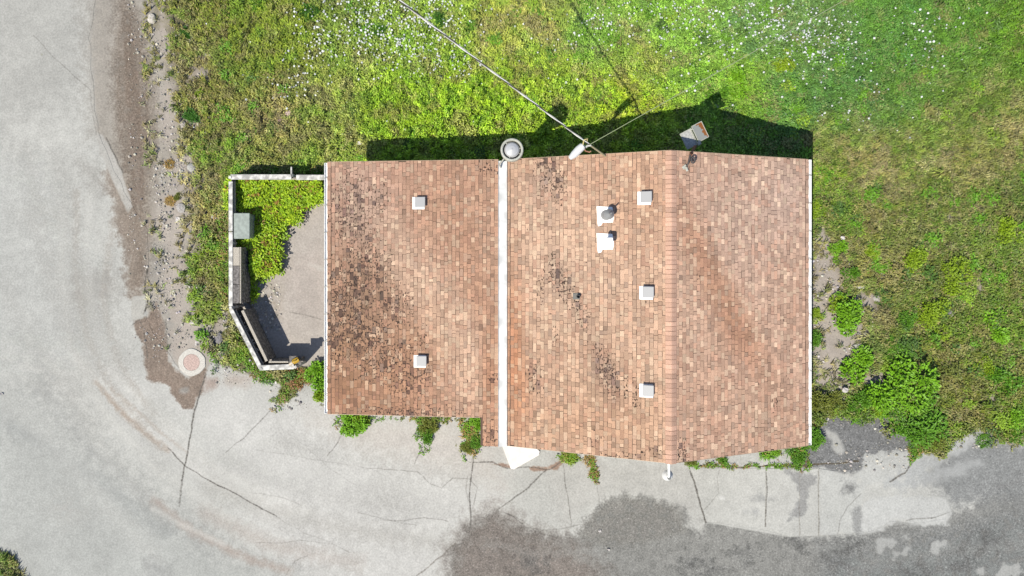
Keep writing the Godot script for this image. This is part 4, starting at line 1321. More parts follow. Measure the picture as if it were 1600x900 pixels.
	for i in 20:
		var a0 := TAU * i / 20
		var a1 := TAU * (i + 1) / 20
		s.tube([rp + Vector3(cos(a0) * 0.055, 0.0, sin(a0) * 0.085), rp + Vector3(cos(a1) * 0.055, 0.0, sin(a1) * 0.085)], [0.026, 0.026], 8)
	put("coil", s, mat("coil", lin(88, 84, 86), 0.7), fx)
	var turn := deg_to_rad(28.0)
	var pb := Basis(Vector3.UP, turn) * Basis(Vector3(1, 0, 0), 0.12)
	var mid := P(1085, 212, 3.65) - base
	for q in 2:
		var ctr: Vector3 = mid + pb * Vector3(-0.215 if q == 0 else 0.215, 0, 0.01 if q == 0 else -0.03)
		var fr := Shape.new()
		for bx in [[Vector3(0, 0, -0.265), Vector3(0.36, 0.06, 0.022)], [Vector3(0, 0, 0.265), Vector3(0.36, 0.06, 0.022)], [Vector3(-0.169, 0, 0), Vector3(0.022, 0.06, 0.508)], [Vector3(0.169, 0, 0), Vector3(0.022, 0.06, 0.508)]]:
			fr.box(ctr + pb * bx[0], bx[1], pb, 0.006)
		var frame := put("panel_frame", fr, cream, fx)
		var pl := Shape.new()
		pl.box(ctr + pb * Vector3(0, 0.002, 0), Vector3(0.318, 0.03, 0.508), pb, 0.0)
		put("panel", pl, metal if q == 0 else mat("panel_grey", lin(168, 172, 172), 0.6, 0.2), frame)
		if q == 1:
			frame.set_meta("label", "panel with orange rust along its outer edge")
			var ru := Shape.new()
			for k in 14:
				var z0 := -0.25 + k * 0.036
				var wv := rng.randf_range(0.05, 0.16) * (1.0 - 0.5 * k / 14.0) + (0.06 if k < 4 else 0.0)
				ru.box(ctr + pb * Vector3(0.158 - wv / 2, 0.0175 + 0.0002 * k, z0 + 0.018), Vector3(wv, 0.003, 0.037), pb)
			put("rust_patch", ru, worn(mat("rust_orange", lin(205, 128, 62), 0.9), 0.12, 0.45, 3.0, 45), frame)
	s = Shape.new()
	for k in [-0.022, 0.028]:
		s.box(mid + pb * Vector3(k, 0.03, 0.0), Vector3(0.018, 0.02, 0.56), pb, 0.004)
	s.box(mid + pb * Vector3(0.02, 0.035, 0.27), Vector3(0.12, 0.05, 0.12), pb, 0.012)
	s.box(mid + pb * Vector3(0.0, 0.035, -0.22), Vector3(0.08, 0.03, 0.04), pb, 0.008)
	put("clamp", s, cream, fx)
	# lamp under the south gable peak
	var lp := P(1044, 744, 3.9)
	var lamp := thing("gable_lamp", "white round lamp on a straight arm below the south end of the ridge", "lamp", Vector3(XR + 0.1, 3.95, 5.78))
	s = Shape.new()
	var end := lp - lamp.position
	s.tube([Vector3(0, 0.12, 0), end + Vector3(0, 0.12, -0.05), end + Vector3(0, 0.10, 0.0), end], [0.04, 0.04, 0.038, 0.03], 10)
	put("arm", s, mat("white_paint", Color(0.72, 0.73, 0.74), 0.4), lamp)
	s = Shape.new()
	s.lathe([Vector2(0.168, -0.10), Vector2(0.172, -0.085), Vector2(0.13, -0.02), Vector2(0.075, 0.03), Vector2(0.05, 0.06), Vector2(0.0, 0.06)], end, 28)
	put("shade", s, mat("lamp_white", Color(0.5, 0.5, 0.5), 0.4), lamp)
	s = Shape.new()
	s.lathe([Vector2(0.05, 0.055), Vector2(0.05, 0.115), Vector2(0.03, 0.135), Vector2(0, 0.135)], end + Vector3(0.01, 0, 0.03), 16)
	put("cap", s, mat("lamp_cap", lin(150, 150, 150), 0.5, 0.2), lamp)
	s = Shape.new()
	s.box(Vector3(0, 0.08, -0.01), Vector3(0.12, 0.18, 0.02), Basis(), 0.006)
	put("back_plate", s, mats["white_paint"], lamp)

# ------------------------------------------------------------------ things on the ground
func build_yard_things() -> void:
	# utility box inside the fence
	var c := P(377.5, 353, 1.07)
	var ub := thing("utility_box", "pale grey-green metal utility box against the inside of the west fence", "utility box", Vector3(c.x, 0, c.z))
	var um := worn(mat("utility", lin(184, 196, 190), 0.5), 0.03, 0.88, 0.6, 51)
	var s := Shape.new()
	s.box(Vector3(0, 0.52, 0), Vector3(0.50, 1.0, 0.84), Basis(), 0.01)
	put("body", s, um, ub)
	s = Shape.new()
	s.box(Vector3(0, 1.045, 0), Vector3(0.56, 0.05, 0.90), Basis(), 0.015)
	put("lid", s, um, ub)
	s = Shape.new()
	s.box(Vector3(0.256, 0.52, 0), Vector3(0.012, 0.86, 0.74), Basis(), 0.004)
	var door := put("door", s, um, ub)
	s = Shape.new()
	s.box(Vector3(0.27, 0.55, 0.3), Vector3(0.02, 0.1, 0.025), Basis(), 0.004)
	put("handle", s, mat("dark_iron", lin(110, 100, 96)), door)
	# manhole
	var mc := G(300, 566)
	var mh := thing("manhole", "round manhole with a pinkish cover in a white concrete ring on the drive", "manhole", Vector3(mc.x, 0.012, mc.y))
	s = Shape.new()
	var prof := []
	for i in 40:                       # hand-cast ring with a slightly uneven rim
		prof.append(0.50 + 0.025 * wobble.get_noise_1d(i * 14.0) + 0.012 * sin(i * 0.7))
	for i in 40:
		var a0 := TAU * i / 40
		var a1 := TAU * (i + 1) / 40
		var r0: float = prof[i]
		var r1: float = prof[(i + 1) % 40]
		var d0 := Vector3(cos(a0), 0, -sin(a0))
		var d1 := Vector3(cos(a1), 0, -sin(a1))
		s.quad(d0 * 0.305 + Vector3(0, 0.03, 0), d0 * (r0 - 0.015) + Vector3(0, 0.026, 0), d1 * (r1 - 0.015) + Vector3(0, 0.026, 0), d1 * 0.305 + Vector3(0, 0.03, 0))
		s.quad(d0 * (r0 - 0.015) + Vector3(0, 0.026, 0), d0 * r0, d1 * r1, d1 * (r1 - 0.015) + Vector3(0, 0.026, 0))
		s.quad(d0 * 0.305, d0 * 0.305 + Vector3(0, 0.03, 0), d1 * 0.305 + Vector3(0, 0.03, 0), d1 * 0.305)
	put("ring", s, worn(mat("ring_concrete", lin(232, 227, 219, 1.75), 0.9), 0.05, 0.9, 1.0, 52), mh)
	s = Shape.new()
	s.lathe([Vector2(0.298, 0.004), Vector2(0.298, 0.022), Vector2(0.285, 0.026), Vector2(0.0, 0.028)], Vector3.ZERO, 36)
	for k in 5:
		s.box(Vector3(0, 0.029, -0.18 + k * 0.09), Vector3(sqrt(0.078 - pow(-0.18 + k * 0.09, 2)) * 1.8, 0.006, 0.03), Basis(Vector3.UP, 0.5), 0.002)
	put("cover", s, worn(mat("cover", lin(208, 182, 174, 1.45), 0.85), 0.05, 0.85, 1.2, 53), mh)
	# white triangular pad under the valley outlet
	var pad := Shape.new()
	pad.slab(PackedVector2Array([G(781, 686), G(838, 700), G(843, 704), G(842, 710), G(803, 732), G(798, 731)]), 0.012, 0.10)
	var po := put("splash_pad", pad, worn(mat("pad", lin(252, 245, 240, 1.5), 0.85), 0.02, 0.93, 0.5, 54))
	tag(po, "white triangular slab on the pavement below the outlet of the valley strip", "slab")
	# yellow container and loose bits inside the fence
	var y := P(461, 564, 1.06)
	var yo := thing("yellow_container", "yellow plastic container with a pale end lying on the end of the fence's south section", "container", Vector3(y.x, 1.035, y.z))
	var ym := mat("yellow_plastic", lin(222, 178, 40), 0.4)
	var yb := Basis(Vector3.UP, deg_to_rad(28))
	s = Shape.new()
	s.tube([yb * Vector3(-0.06, 0.10, 0), yb * Vector3(-0.03, 0.105, 0), yb * Vector3(0.12, 0.105, 0), yb * Vector3(0.17, 0.10, 0)], [0.055, 0.095, 0.10, 0.07], 12)
	put("body", s, ym, yo)
	s = Shape.new()
	s.tube([yb * Vector3(0.12, 0.18, 0), yb * Vector3(0.10, 0.25, 0), yb * Vector3(-0.03, 0.25, 0), yb * Vector3(-0.06, 0.17, 0)], [0.018, 0.02, 0.02, 0.018], 8)
	put("handle", s, ym, yo)
	s = Shape.new()
	s.tube([yb * Vector3(-0.22, 0.08, 0.02), yb * Vector3(-0.17, 0.09, 0.02), yb * Vector3(-0.05, 0.10, 0)], [0.04, 0.06, 0.05], 12)
	put("spout", s, mat("pale_plastic", lin(236, 220, 196), 0.5), yo)
	s = Shape.new()
	s.box(yb * Vector3(0.19, 0.06, 0.05), Vector3(0.06, 0.08, 0.08), yb, 0.01)
	put("base_block", s, mat("black_rubber", lin(50, 46, 40), 0.8), yo)
	var shelf := Shape.new()
	shelf.box(Vector3(y.x, 1.02, y.z - 0.02), Vector3(0.42, 0.025, 0.30), Basis(), 0.005)
	shelf.box(Vector3(y.x - 0.02, 0.5, y.z + 0.02), Vector3(0.09, 1.0, 0.09), Basis(), 0.006)
	put("end_board", shelf, mats["grey_plank"], get_node("board_fence"))
	strip("white_strip", [[404, 534], [409, 530], [417, 527.5], [427, 527]], 0.045, 0.04, lin(226, 224, 220), "curved white strip lying across the shaded corner of the patio", "strip")
	strip("wood_offcut", [[391, 473], [399, 486], [405, 500]], 0.09, 0.035, lin(205, 188, 164), "weathered wooden offcut lying inside the bend of the fence", "offcut")
	strip("thin_lath", [[407, 506], [412, 517], [417, 527]], 0.05, 0.03, lin(168, 160, 150), "thin grey lath on the patio above the curved white strip", "lath")
	# litter: crumpled pale scraps
	var litter := [
		[563, 225, 5, 240, "white scrap of litter in the grass above the building's left end", "litter"], [1118, 167, 5, 235, "white scrap of litter at the shadow edge above the rusty fixture", "litter"],
		[1313, 372, 5, 240, "pale pink scrap of litter in the weeds east of the roof", "litter"], [1317, 608, 7, 225, "crumpled pale scrap east of the roof's lower right corner", "litter"], [1338, 627, 4, 235, "small white scrap beside the tall weed near the tar", "litter"],
		[279, 343, 6, 240, "white scrap on the gravel left of the utility box", "litter"], [301, 503, 5, 230, "pinkish scrap beside the round weed above the manhole", "litter"], [310, 537, 7, 225, "white rubble scrap just above the manhole", "litter"], [334, 561, 5, 240, "white scrap just right of the manhole", "litter"],
		[1288, 656, 8, 215, "pale scrap of paper on the tar beside the gutter corner", "litter"], [335, 338, 9, 215, "pale flat scrap in the dry grass left of the fence", "litter"], [296, 64, 5, 240, "white scrap beside a small plant at the upper verge", "litter"], [262, 125, 4, 235, "white scrap at the gravel edge near the top left", "litter"], [950, 858, 3, 235, "tiny white fleck on the dark asphalt under the building", "litter"], [937, 829, 4, 245, "white fleck at the top edge of the dark asphalt", "litter"],
		[4, 615, 3, 245, "white fleck on the drive at the far left", "litter"]]
	for l in litter:
		var sh := Shape.new()
		var k: float = l[2] / 43.0
		var g := []
		for i in 16:
			g.append(Vector3((i % 4 - 1.5) * k * 0.42 * rng.randf_range(0.7, 1.2), 0.02 + rng.randf() * 0.06, (i / 4 - 1.5) * k * 0.36 * rng.randf_range(0.7, 1.2)))
		for i in 3:
			for j in 3:
				sh.quad(g[i * 4 + j], g[i * 4 + j + 4], g[i * 4 + j + 5], g[i * 4 + j + 1])
		var w := G(l[0], l[1])
		var grassy: bool = l[1] < 240 and l[0] > 300 or l[0] > 1262 and l[1] < 640
		var o := put("litter", sh, mat("litter_%d" % l[3], lin(l[3], l[3] * 0.97, l[3] * 0.96), 0.7))
		o.position = Vector3(w.x, 0.14 if grassy else 0.01, w.y)
		tag(o, l[4], l[5], "scraps of litter")
	# stones one can tell apart
	var rocks := [
		[1515, 657, 9, 7, 225, 205, 196, "pinkish pale rock at the edge of the weeds on the right"], [238, 30, 7, 9, 222, 215, 205, "pale rock on the verge near the top left corner of the grass"], [312, 155, 10, 6, 222, 205, 185, "pale flat rock above the small bright plant on the verge"], [287, 197, 6, 9, 205, 196, 186, "grey rock below the small bright plant on the verge"],
		[440, 185, 8, 6, 222, 190, 186, "pinkish rock half buried in the dry grass patch"], [452, 178, 7, 6, 225, 198, 192, "smaller pinkish rock at the right of the buried one"], [1405, 600, 9, 8, 165, 158, 150, "grey rock left of the biggest bush"], [1340, 545, 12, 9, 200, 198, 194, "pale rubble between the two round weeds"], [1372, 465, 9, 7, 190, 186, 182, "light stone in the thin weeds right of the round weed"], [1345, 448, 8, 4, 205, 200, 195, "thin pale stone above the round weed"],
		[284, 325, 8, 8, 195, 190, 188, "grey rock on the gravel below the orange straw"], [300, 262, 7, 7, 200, 196, 194, "grey rock right of the orange straw"], [348, 555, 8, 8, 205, 192, 188, "pale rock outside the bend of the fence"], [343, 528, 7, 10, 150, 146, 150, "bluish grey rock outside the diagonal fence"], [1485, 488, 9, 8, 150, 146, 150, "grey rock among weeds at the right"], [1376, 430, 6, 8, 175, 172, 178, "bluish grey stone in the thin grass east of the roof"]]
	for r in rocks:
		var sh := Shape.new()
		lump(sh, Vector3.ZERO, Vector3(r[2] / 43.0, 0.09, r[3] / 43.0), 9, 6, 0.10)
		var w := G(r[0], r[1])
		var o := put("rock", sh, worn(mat("rock_%d_%d" % [r[4], r[6]], lin(r[4], r[5], r[6], 1.35), 0.9), 0.05, 0.7, 1.5, 60))
		o.position = Vector3(w.x, 0.04, w.y)
		tag(o, r[7], "rock", "loose rocks in the yard")

func strip(called: String, px: Array, w: float, h: float, col: Color, label: String, category: String) -> void:
	var s := Shape.new()
	var a := G(px[0][0], px[0][1])
	for i in px.size() - 1:
		var p := G(px[i][0], px[i][1]) - a
		var q := G(px[i + 1][0], px[i + 1][1]) - a
		var d := Vector3(q.x - p.x, 0, q.y - p.y)
		var ln := d.length()
		d = d.normalized()
		s.box(Vector3((p.x + q.x) / 2, h / 2, (p.y + q.y) / 2), Vector3(ln + w * 0.3, h, w), Basis(d, Vector3.UP, d.cross(Vector3.UP)), 0.006)
	var o := put(called, s, worn(mat(called, col, 0.85), 0.08, 0.75, 2.0, 70))
	o.position = Vector3(a.x, 0.021, a.y)
	tag(o, label, category)

# ------------------------------------------------------------------ plants
func leaf(s: Shape, at: Vector3, dir: Vector3, ln: float, w: float, col: Color) -> void:
	var side := dir.cross(Vector3.UP)
	if side.length() < 0.1: side = dir.cross(Vector3.RIGHT)
	side = side.normalized().rotated(dir, rng.randf_range(-0.7, 0.7)) * w
	var up := side.cross(dir).normalized()
	if up.y < 0: up = -up
	var m := at + dir * ln * 0.5
	var tip := at + dir * ln - up * ln * 0.18
	s.tri(at, m + side + up * w * 0.25, tip, col)
	s.tri(at, tip, m - side + up * w * 0.25, col)
	for i in range(s.v.size() - 6, s.v.size(), 3):
		if s.n[i].y < 0:
			var t := s.v[i + 1]
			s.v[i + 1] = s.v[i + 2]
			s.v[i + 2] = t
			for j in 3: s.n[i + j] = -s.n[i + j]

func bush_mesh(count: int, height: float, leaf_len: float, leaf_w: float, seed_: int) -> Array:      # a leafy clump of unit radius: [foliage, stems]
	rng.seed = seed_
	var lobes := []
	for i in 9:
		var a := rng.randf() * TAU
		var r := 0.85 * sqrt(rng.randf())
		lobes.append(Vector3(cos(a) * r, height * rng.randf_range(0.35, 0.75) * (1.1 - 0.5 * r), sin(a) * r))
	var f := Shape.new()
	var st := Shape.new()
	for l in lobes:
		st.tube([Vector3(l.x * 0.1, 0, l.z * 0.1), l * 0.6 , l], [0.022, 0.016, 0.008], 5)
	for i in count:
		var l: Vector3 = lobes[i % 9]
		var d := Vector3(rng.randfn(), rng.randfn() * 0.75 + 0.3, rng.randfn()).normalized()
		var p := l + d * Vector3(0.40, height * 0.36, 0.40) * pow(rng.randf(), 0.4)
		if p.y < 0.03: p.y = 0.03 + rng.randf() * 0.1
		var k := rng.randf_range(0.72, 1.2)
		leaf(f, p, (d + Vector3(rng.randfn() * 0.5, rng.randf_range(-0.3, 0.25), rng.randfn() * 0.5)).normalized(), leaf_len * rng.randf_range(0.6, 1.3), leaf_w * rng.randf_range(0.7, 1.2), Color(k, k * rng.randf_range(0.95, 1.03), k * rng.randf_range(0.7, 1.2)))
	return [f.mesh(), st.mesh()]

func tussock_mesh(count: int, seed_: int) -> Array:            # long arching grass of unit radius
	rng.seed = seed_
	var f := Shape.new()
	for i in count:
		var a := rng.randf() * TAU
		var r := 0.8 * sqrt(rng.randf())
		var at := Vector3(cos(a) * r * rng.randf_range(0.6, 1.1), 0, sin(a) * r)
		blade(f, at, a + rng.randfn() * 1.1, rng.randf_range(0.35, 0.75), rng.randf_range(0.3, 0.85), rng.randf_range(0.022, 0.042))
	var st := Shape.new()
	lump(st, Vector3(0, 0.02, 0), Vector3(0.3, 0.08, 0.3), 7, 4, 0.2)
	return [f.mesh(), st.mesh()]

func blade(s: Shape, at: Vector3, az: float, ln: float, lean: float, w: float) -> void:
	var out := Vector3(cos(az), 0, sin(az))
	var side := Vector3(-sin(az), 0, cos(az)) * w
	var k := rng.randf_range(0.7, 1.25)
	var col := Color(k, k, k * rng.randf_range(0.7, 1.3))
	var p0 := at
	var p1 := at + out * ln * lean * 0.45 + Vector3(0, ln * (1.0 - lean * 0.45) * 0.6, 0)
	var p2 := at + out * ln * lean + Vector3(0, ln * (1.0 - lean) * 0.85, 0)
	s.quad(p0 - side, p0 + side, p1 + side * 0.8, p1 - side * 0.8, col)
	s.tri(p1 - side * 0.8, p1 + side * 0.8, p2, col)

func leaf_mat(key: String, r: float, g: float, b: float) -> StandardMaterial3D:
	var m := mat(key, lin(r, g, b, 1.55), 0.6, 0, true)
	m.backlight_enabled = true
	m.backlight = Color(0.10, 0.14, 0.02)
	return m

func build_plants() -> void:
	var kinds := {
		"bush": [bush_mesh(1050, 0.75, 0.17, 0.06, 101), bush_mesh(1150, 0.85, 0.15, 0.055, 102), bush_mesh(950, 0.65, 0.19, 0.065, 103), bush_mesh(1000, 0.8, 0.16, 0.06, 104)],
		"fine": [bush_mesh(1500, 0.7, 0.13, 0.04, 111), bush_mesh(1400, 0.85, 0.12, 0.045, 112)],
		"grassy": [tussock_mesh(240, 121), tussock_mesh(300, 122), tussock_mesh(200, 123)],
	}
	rng.seed = 900
	var tones := {
		"green": leaf_mat("leaf_green", 98, 152, 20), "bright": leaf_mat("leaf_bright", 128, 184, 22), "deep": leaf_mat("leaf_deep", 70, 128, 20), "lime": leaf_mat("leaf_lime", 150, 182, 28), "olive": leaf_mat("leaf_olive", 125, 135, 45), "straw": leaf_mat("leaf_straw", 196, 160, 84), "rusty": leaf_mat("leaf_rusty", 168, 118, 66)}
	var stem_m := mat("stem", lin(105, 110, 50), 0.8)
	# [px, py, radius px, kind, tone, label]
	var list := [
		[1420, 612, 42, "fine", "bright", "biggest dense green bush in the weeds right of the building"], [1446, 655, 38, "fine", "green", "darker bush just below and right of the biggest bush"], [1398, 628, 26, "fine", "bright", "bright bush on the left flank of the biggest bush"],
		[1328, 492, 26, "bush", "bright", "bright round weed on the bare ground right of the roof"], [1313, 478, 16, "bush", "lime", "small lime weed touching the round weed's upper left side"], [1350, 574, 24, "bush", "bright", "bright round weed on bare gravel left of the biggest bush"], [1352, 622, 17, "bush", "green", "upright green weed between the tar and the bare gravel"], [1366, 640, 16, "bush", "lime", "lime weed at the top edge of the tar left of the big bush"],
		[1274, 531, 13, "bush", "green", "green weed against the east gutter at mid wall"], [1278, 494, 11, "bush", "lime", "small lime weed near the east gutter above the green one"], [1310, 632, 17, "bush", "olive", "low olive weed on the north edge of the tar"], [1281, 628, 14, "bush", "olive", "olive weed close to the lower end of the east gutter"], [1335, 636, 14, "bush", "green", "green weed right of the low olive weed by the tar"],
		[1274, 660, 10, "grassy", "olive", "olive grass tuft by the lower east gutter"], [1274, 686, 13, "bush", "green", "tall green weed at the gutter's south end"], [1247, 702, 13, "grassy", "green", "green grass clump at the southeast roof corner"], [1250, 722, 8, "bush", "green", "little weed in the walk joint at the southeast corner"], [1203, 704, 13, "grassy", "bright", "spiky pale green clump poking out below the southeast eave"], [1128, 716, 7, "bush", "green", "small weed on the walk edge right of the lamp"], [1079, 721, 7, "bush", "olive", "small olive weed beside the ridge's south end"],
		[889, 714, 11, "grassy", "lime", "lime tuft below the eave right of the white slab"], [922, 722, 8, "grassy", "straw", "straw-coloured tuft below the eave halfway to the lamp"], [928, 742, 6, "grassy", "straw", "dry trailing tuft pointing down from the straw tuft"],
		[548, 660, 16, "bush", "bright", "bright green weed below the left wing's southwest end"], [566, 656, 10, "bush", "lime", "lime weed right of the bright one below the left wing"], [668, 664, 11, "bush", "olive", "olive weed below the middle of the left wing"], [664, 682, 9, "bush", "green", "green weed hanging below the olive weed at the left wing"], [742, 664, 10, "bush", "bright", "bright weed in the notch beside the roof's short extension"], [733, 676, 11, "grassy", "straw", "dry stalks left of the weed in the roof notch"], [743, 690, 8, "bush", "green", "green weed below the roof notch on the right side"], [730, 698, 7, "bush", "olive", "olive weed below the roof notch on the left side"],
		[500, 592, 17, "bush", "bright", "bright leafy weed against the west gutter near its lower end"], [505, 612, 11, "bush", "lime", "lime weed just below the leafy one at the west gutter"], [418, 589, 12, "grassy", "green", "green tuft below the fence's south section"], [436, 590, 9, "grassy", "olive", "olive tuft right of the green one below the fence"], [462, 592, 14, "grassy", "rusty", "brown dry tuft between the fence end and the building"], [447, 615, 10, "grassy", "olive", "trailing weeds in the crack below the fence end"], [480, 588, 10, "grassy", "olive", "olive tuft on the pavement seam by the west gutter"],
		[318, 490, 22, "grassy", "lime", "round grass tussock above the manhole"], [322, 402, 26, "grassy", "lime", "large grass tussock outside the west fence"], [345, 422, 16, "grassy", "green", "green tussock hugging the west fence"], [300, 412, 13, "grassy", "green", "small tussock at the left of the large one on the gravel"], [345, 372, 14, "grassy", "olive", "olive tussock outside the fence beside the utility box"], [372, 552, 14, "grassy", "lime", "grass tussock outside the diagonal fence"], [358, 522, 12, "grassy", "olive", "olive tussock at the upper part of the diagonal fence"], [352, 455, 11, "grassy", "lime", "lime tussock outside the fence bend"],
		[296, 179, 13, "bush", "deep", "small bright plant alone on the upper verge"], [311, 146, 8, "bush", "lime", "tiny lime plant above the flat pale rock"], [288, 52, 9, "bush", "deep", "dark little plant at the top of the verge"], [482, 20, 14, "bush", "deep", "dark broad-leaved plant at the edge of the white flowers"], [592, 46, 12, "bush", "deep", "dark leafy plant amid the white flowers"], [690, 28, 12, "bush", "deep", "dark plant right of the cable among the flowers"], [400, 4, 12, "bush", "green", "green plant at the top edge left of the flowers"],
		[264, 314, 9, "grassy", "straw", "orange straw tuft on the gravel"], [262, 256, 9, "grassy", "straw", "straw tuft on the gravel above the orange one"], [276, 308, 6, "bush", "olive", "tiny olive weed beside the orange straw"],
		[1314, 392, 15, "bush", "bright", "bright weed right of the roof's upper half"], [1331, 432, 14, "bush", "green", "green weed above the bright round weed"], [1432, 404, 19, "bush", "lime", "lime weed in the olive grass at mid right"], [1365, 393, 14, "bush", "lime", "lime weed between the bright and the mid-right ones"], [1582, 360, 20, "bush", "lime", "lime weed at the right edge of the picture"], [1280, 326, 14, "bush", "lime", "lime weed by the upper end of the east gutter"], [1500, 432, 24, "fine", "lime", "wide lime patch of weed at right centre"], [1470, 498, 26, "fine", "lime", "yellowish fine-leaved weed above the grey rock"], [1420, 497, 16, "bush", "green", "green weed left of the yellowish fine-leaved one"], [1560, 512, 22, "bush", "bright", "bright weed near the right edge below centre"], [1575, 590, 22, "bush", "green", "green weed near the right edge above the tar"], [1540, 576, 16, "bush", "lime", "lime weed left of the green one near the right edge"], [1592, 655, 18, "bush", "bright", "bright weed in the lower right corner of the grass"], [1590, 680, 12, "bush", "green", "green weed at the pavement's edge in the lower right"], [1400, 548, 18, "fine", "green", "fine green weed above the bare streak of gravel"], [1458, 690, 20, "fine", "olive", "straggling olive weed on the pavement below the big bushes"], [1540, 690, 12, "grassy", "green", "green tuft on the pavement edge under the pinkish rock"], [1435, 700, 12, "grassy", "green", "pale green tuft where the pavement crack meets the bushes"],
		[1160, 128, 20, "bush", "bright", "bright yellow-green weed above the fixture's shadow"], [1225, 96, 16, "bush", "lime", "lime weed among the pale flowers at upper right"], [975, 142, 9, "bush", "lime", "lime weed in the grass above the mast"], [530, 240, 12, "bush", "lime", "lime weed by the north edge of the left wing"], [490, 270, 10, "bush", "green", "green weed at the fence's east end"], [1124, 148, 16, "bush", "green", "green weed in the fixture's shadow"],
	]
	for it in list:
		var set_: Array = kinds[it[3]]
		var pick: Array = set_[rng.randi() % set_.size()]
		var r: float = it[2] / 43.0 * 1.12
		if it[1] > 575 and it[0] < 1290: r *= 1.35
		var w := G(it[0], it[1])
		# plants standing up shift outwards in the picture: lean the base back towards the nadir
		var hgt := r * 0.6
		w *= 1.0 - hgt / CAM_H
		var o := thing("weed", it[5], "weed" if it[3] != "grassy" else "grass tuft", Vector3(w.x, 0.0, w.y), "weeds round the building")
		o.rotation.y = rng.randf() * TAU
		o.scale = Vector3(r, r * rng.randf_range(0.8, 1.1), r)
		put_mesh("foliage", pick[0], tones[it[4]], o)
		put_mesh("stem", pick[1], stem_m, o)
	# trailing vines that cover the north-west of the patio
	var vp := poly([366, 284, 508, 284, 510, 316, 484, 318, 472, 330, 466, 345, 452, 352, 442, 362, 438, 382, 441, 396, 436, 410, 440, 422, 420, 428, 400, 432, 396, 446, 392, 466, 386, 474, 384, 440, 384, 384, 366, 376])
	var cl := Shape.new()
	for i in 7:
		var a := TAU * i / 7.0 + rng.randf()
		leaf(cl, Vector3(cos(a) * 0.03, rng.randf() * 0.06, sin(a) * 0.03), Vector3(cos(a), rng.randf_range(-0.1, 0.5), sin(a)).normalized(), rng.randf_range(0.09, 0.15), rng.randf_range(0.03, 0.045), Color.WHITE)
	var xf := []
	var cols := PackedColorArray()
	var lo := Vector2(1e9, 1e9)
	var hi := -lo
	for p in vp:
		lo = lo.min(p)
		hi = hi.max(p)
	var n := 0
	while n < 5200:
		var p := Vector2(rng.randf_range(lo.x, hi.x), rng.randf_range(lo.y, hi.y)) + Vector2(rng.randfn(), rng.randfn()) * 0.02
		if not Geometry2D.is_point_in_polygon(p, vp): continue
		var px := seen_at(p.x, 0, p.y)
		if px.x < 396 and px.y > 328 and px.y < 376: continue
		n += 1
		if n % 9 == 0: p += Vector2(rng.randf_range(0.0, 0.3), rng.randf_range(-0.1, 0.25))
		if px.y > 426 and n % 3 > 0: continue
		var k := 0.5 + 0.5 * wobble.get_noise_2d(p.x * 90, p.y * 90)
		var away := minf(p.y - G(360, 284).y, (p.x - G(366, 300).x) * 0.8)          # thick against the fence, thin towards the slab
		var mound := clampf(1.0 - away / 2.6, 0.12, 1.0)
		if px.y > 384 and px.x < 402: mound *= 0.5
		if px.y > 424: mound *= 0.4
		var h := 0.03 + (0.86 * mound) * (1.0 - 0.45 * rng.randf() * rng.randf()) * (0.62 + 0.38 * k)
		if n % 5 == 0: h *= rng.randf()
		xf.append(Transform3D(Basis.from_euler(Vector3(rng.randf_range(-0.5, 0.5), rng.randf() * TAU, rng.randf_range(-0.5, 0.5))).scaled(Vector3.ONE * rng.randf_range(0.6, 1.15)), Vector3(p.x, h, p.y)))
		var c := Color(lin(128, 168, 24, 1.15)).lerp(lin(172, 196, 32, 1.15), rng.randf())
		if wobble.get_noise_2d(px.x * 2.2, px.y * 2.2) > 0.16 and rng.randf() < 0.3: c = lin(168, 136, 66, 1.5)
		cols.append(c * rng.randf_range(0.7, 1.15))
	stuff("vine_leaves", cl.mesh(), leafy("vine"), xf, cols, "bright green creeping vine covering the patio's upper left part", "vine")

func leafy(key: String) -> StandardMaterial3D:
	var m := mat(key, Color.WHITE, 0.6, 0, true)
	m.backlight_enabled = true
	m.backlight = Color(0.10, 0.13, 0.02)
	return m

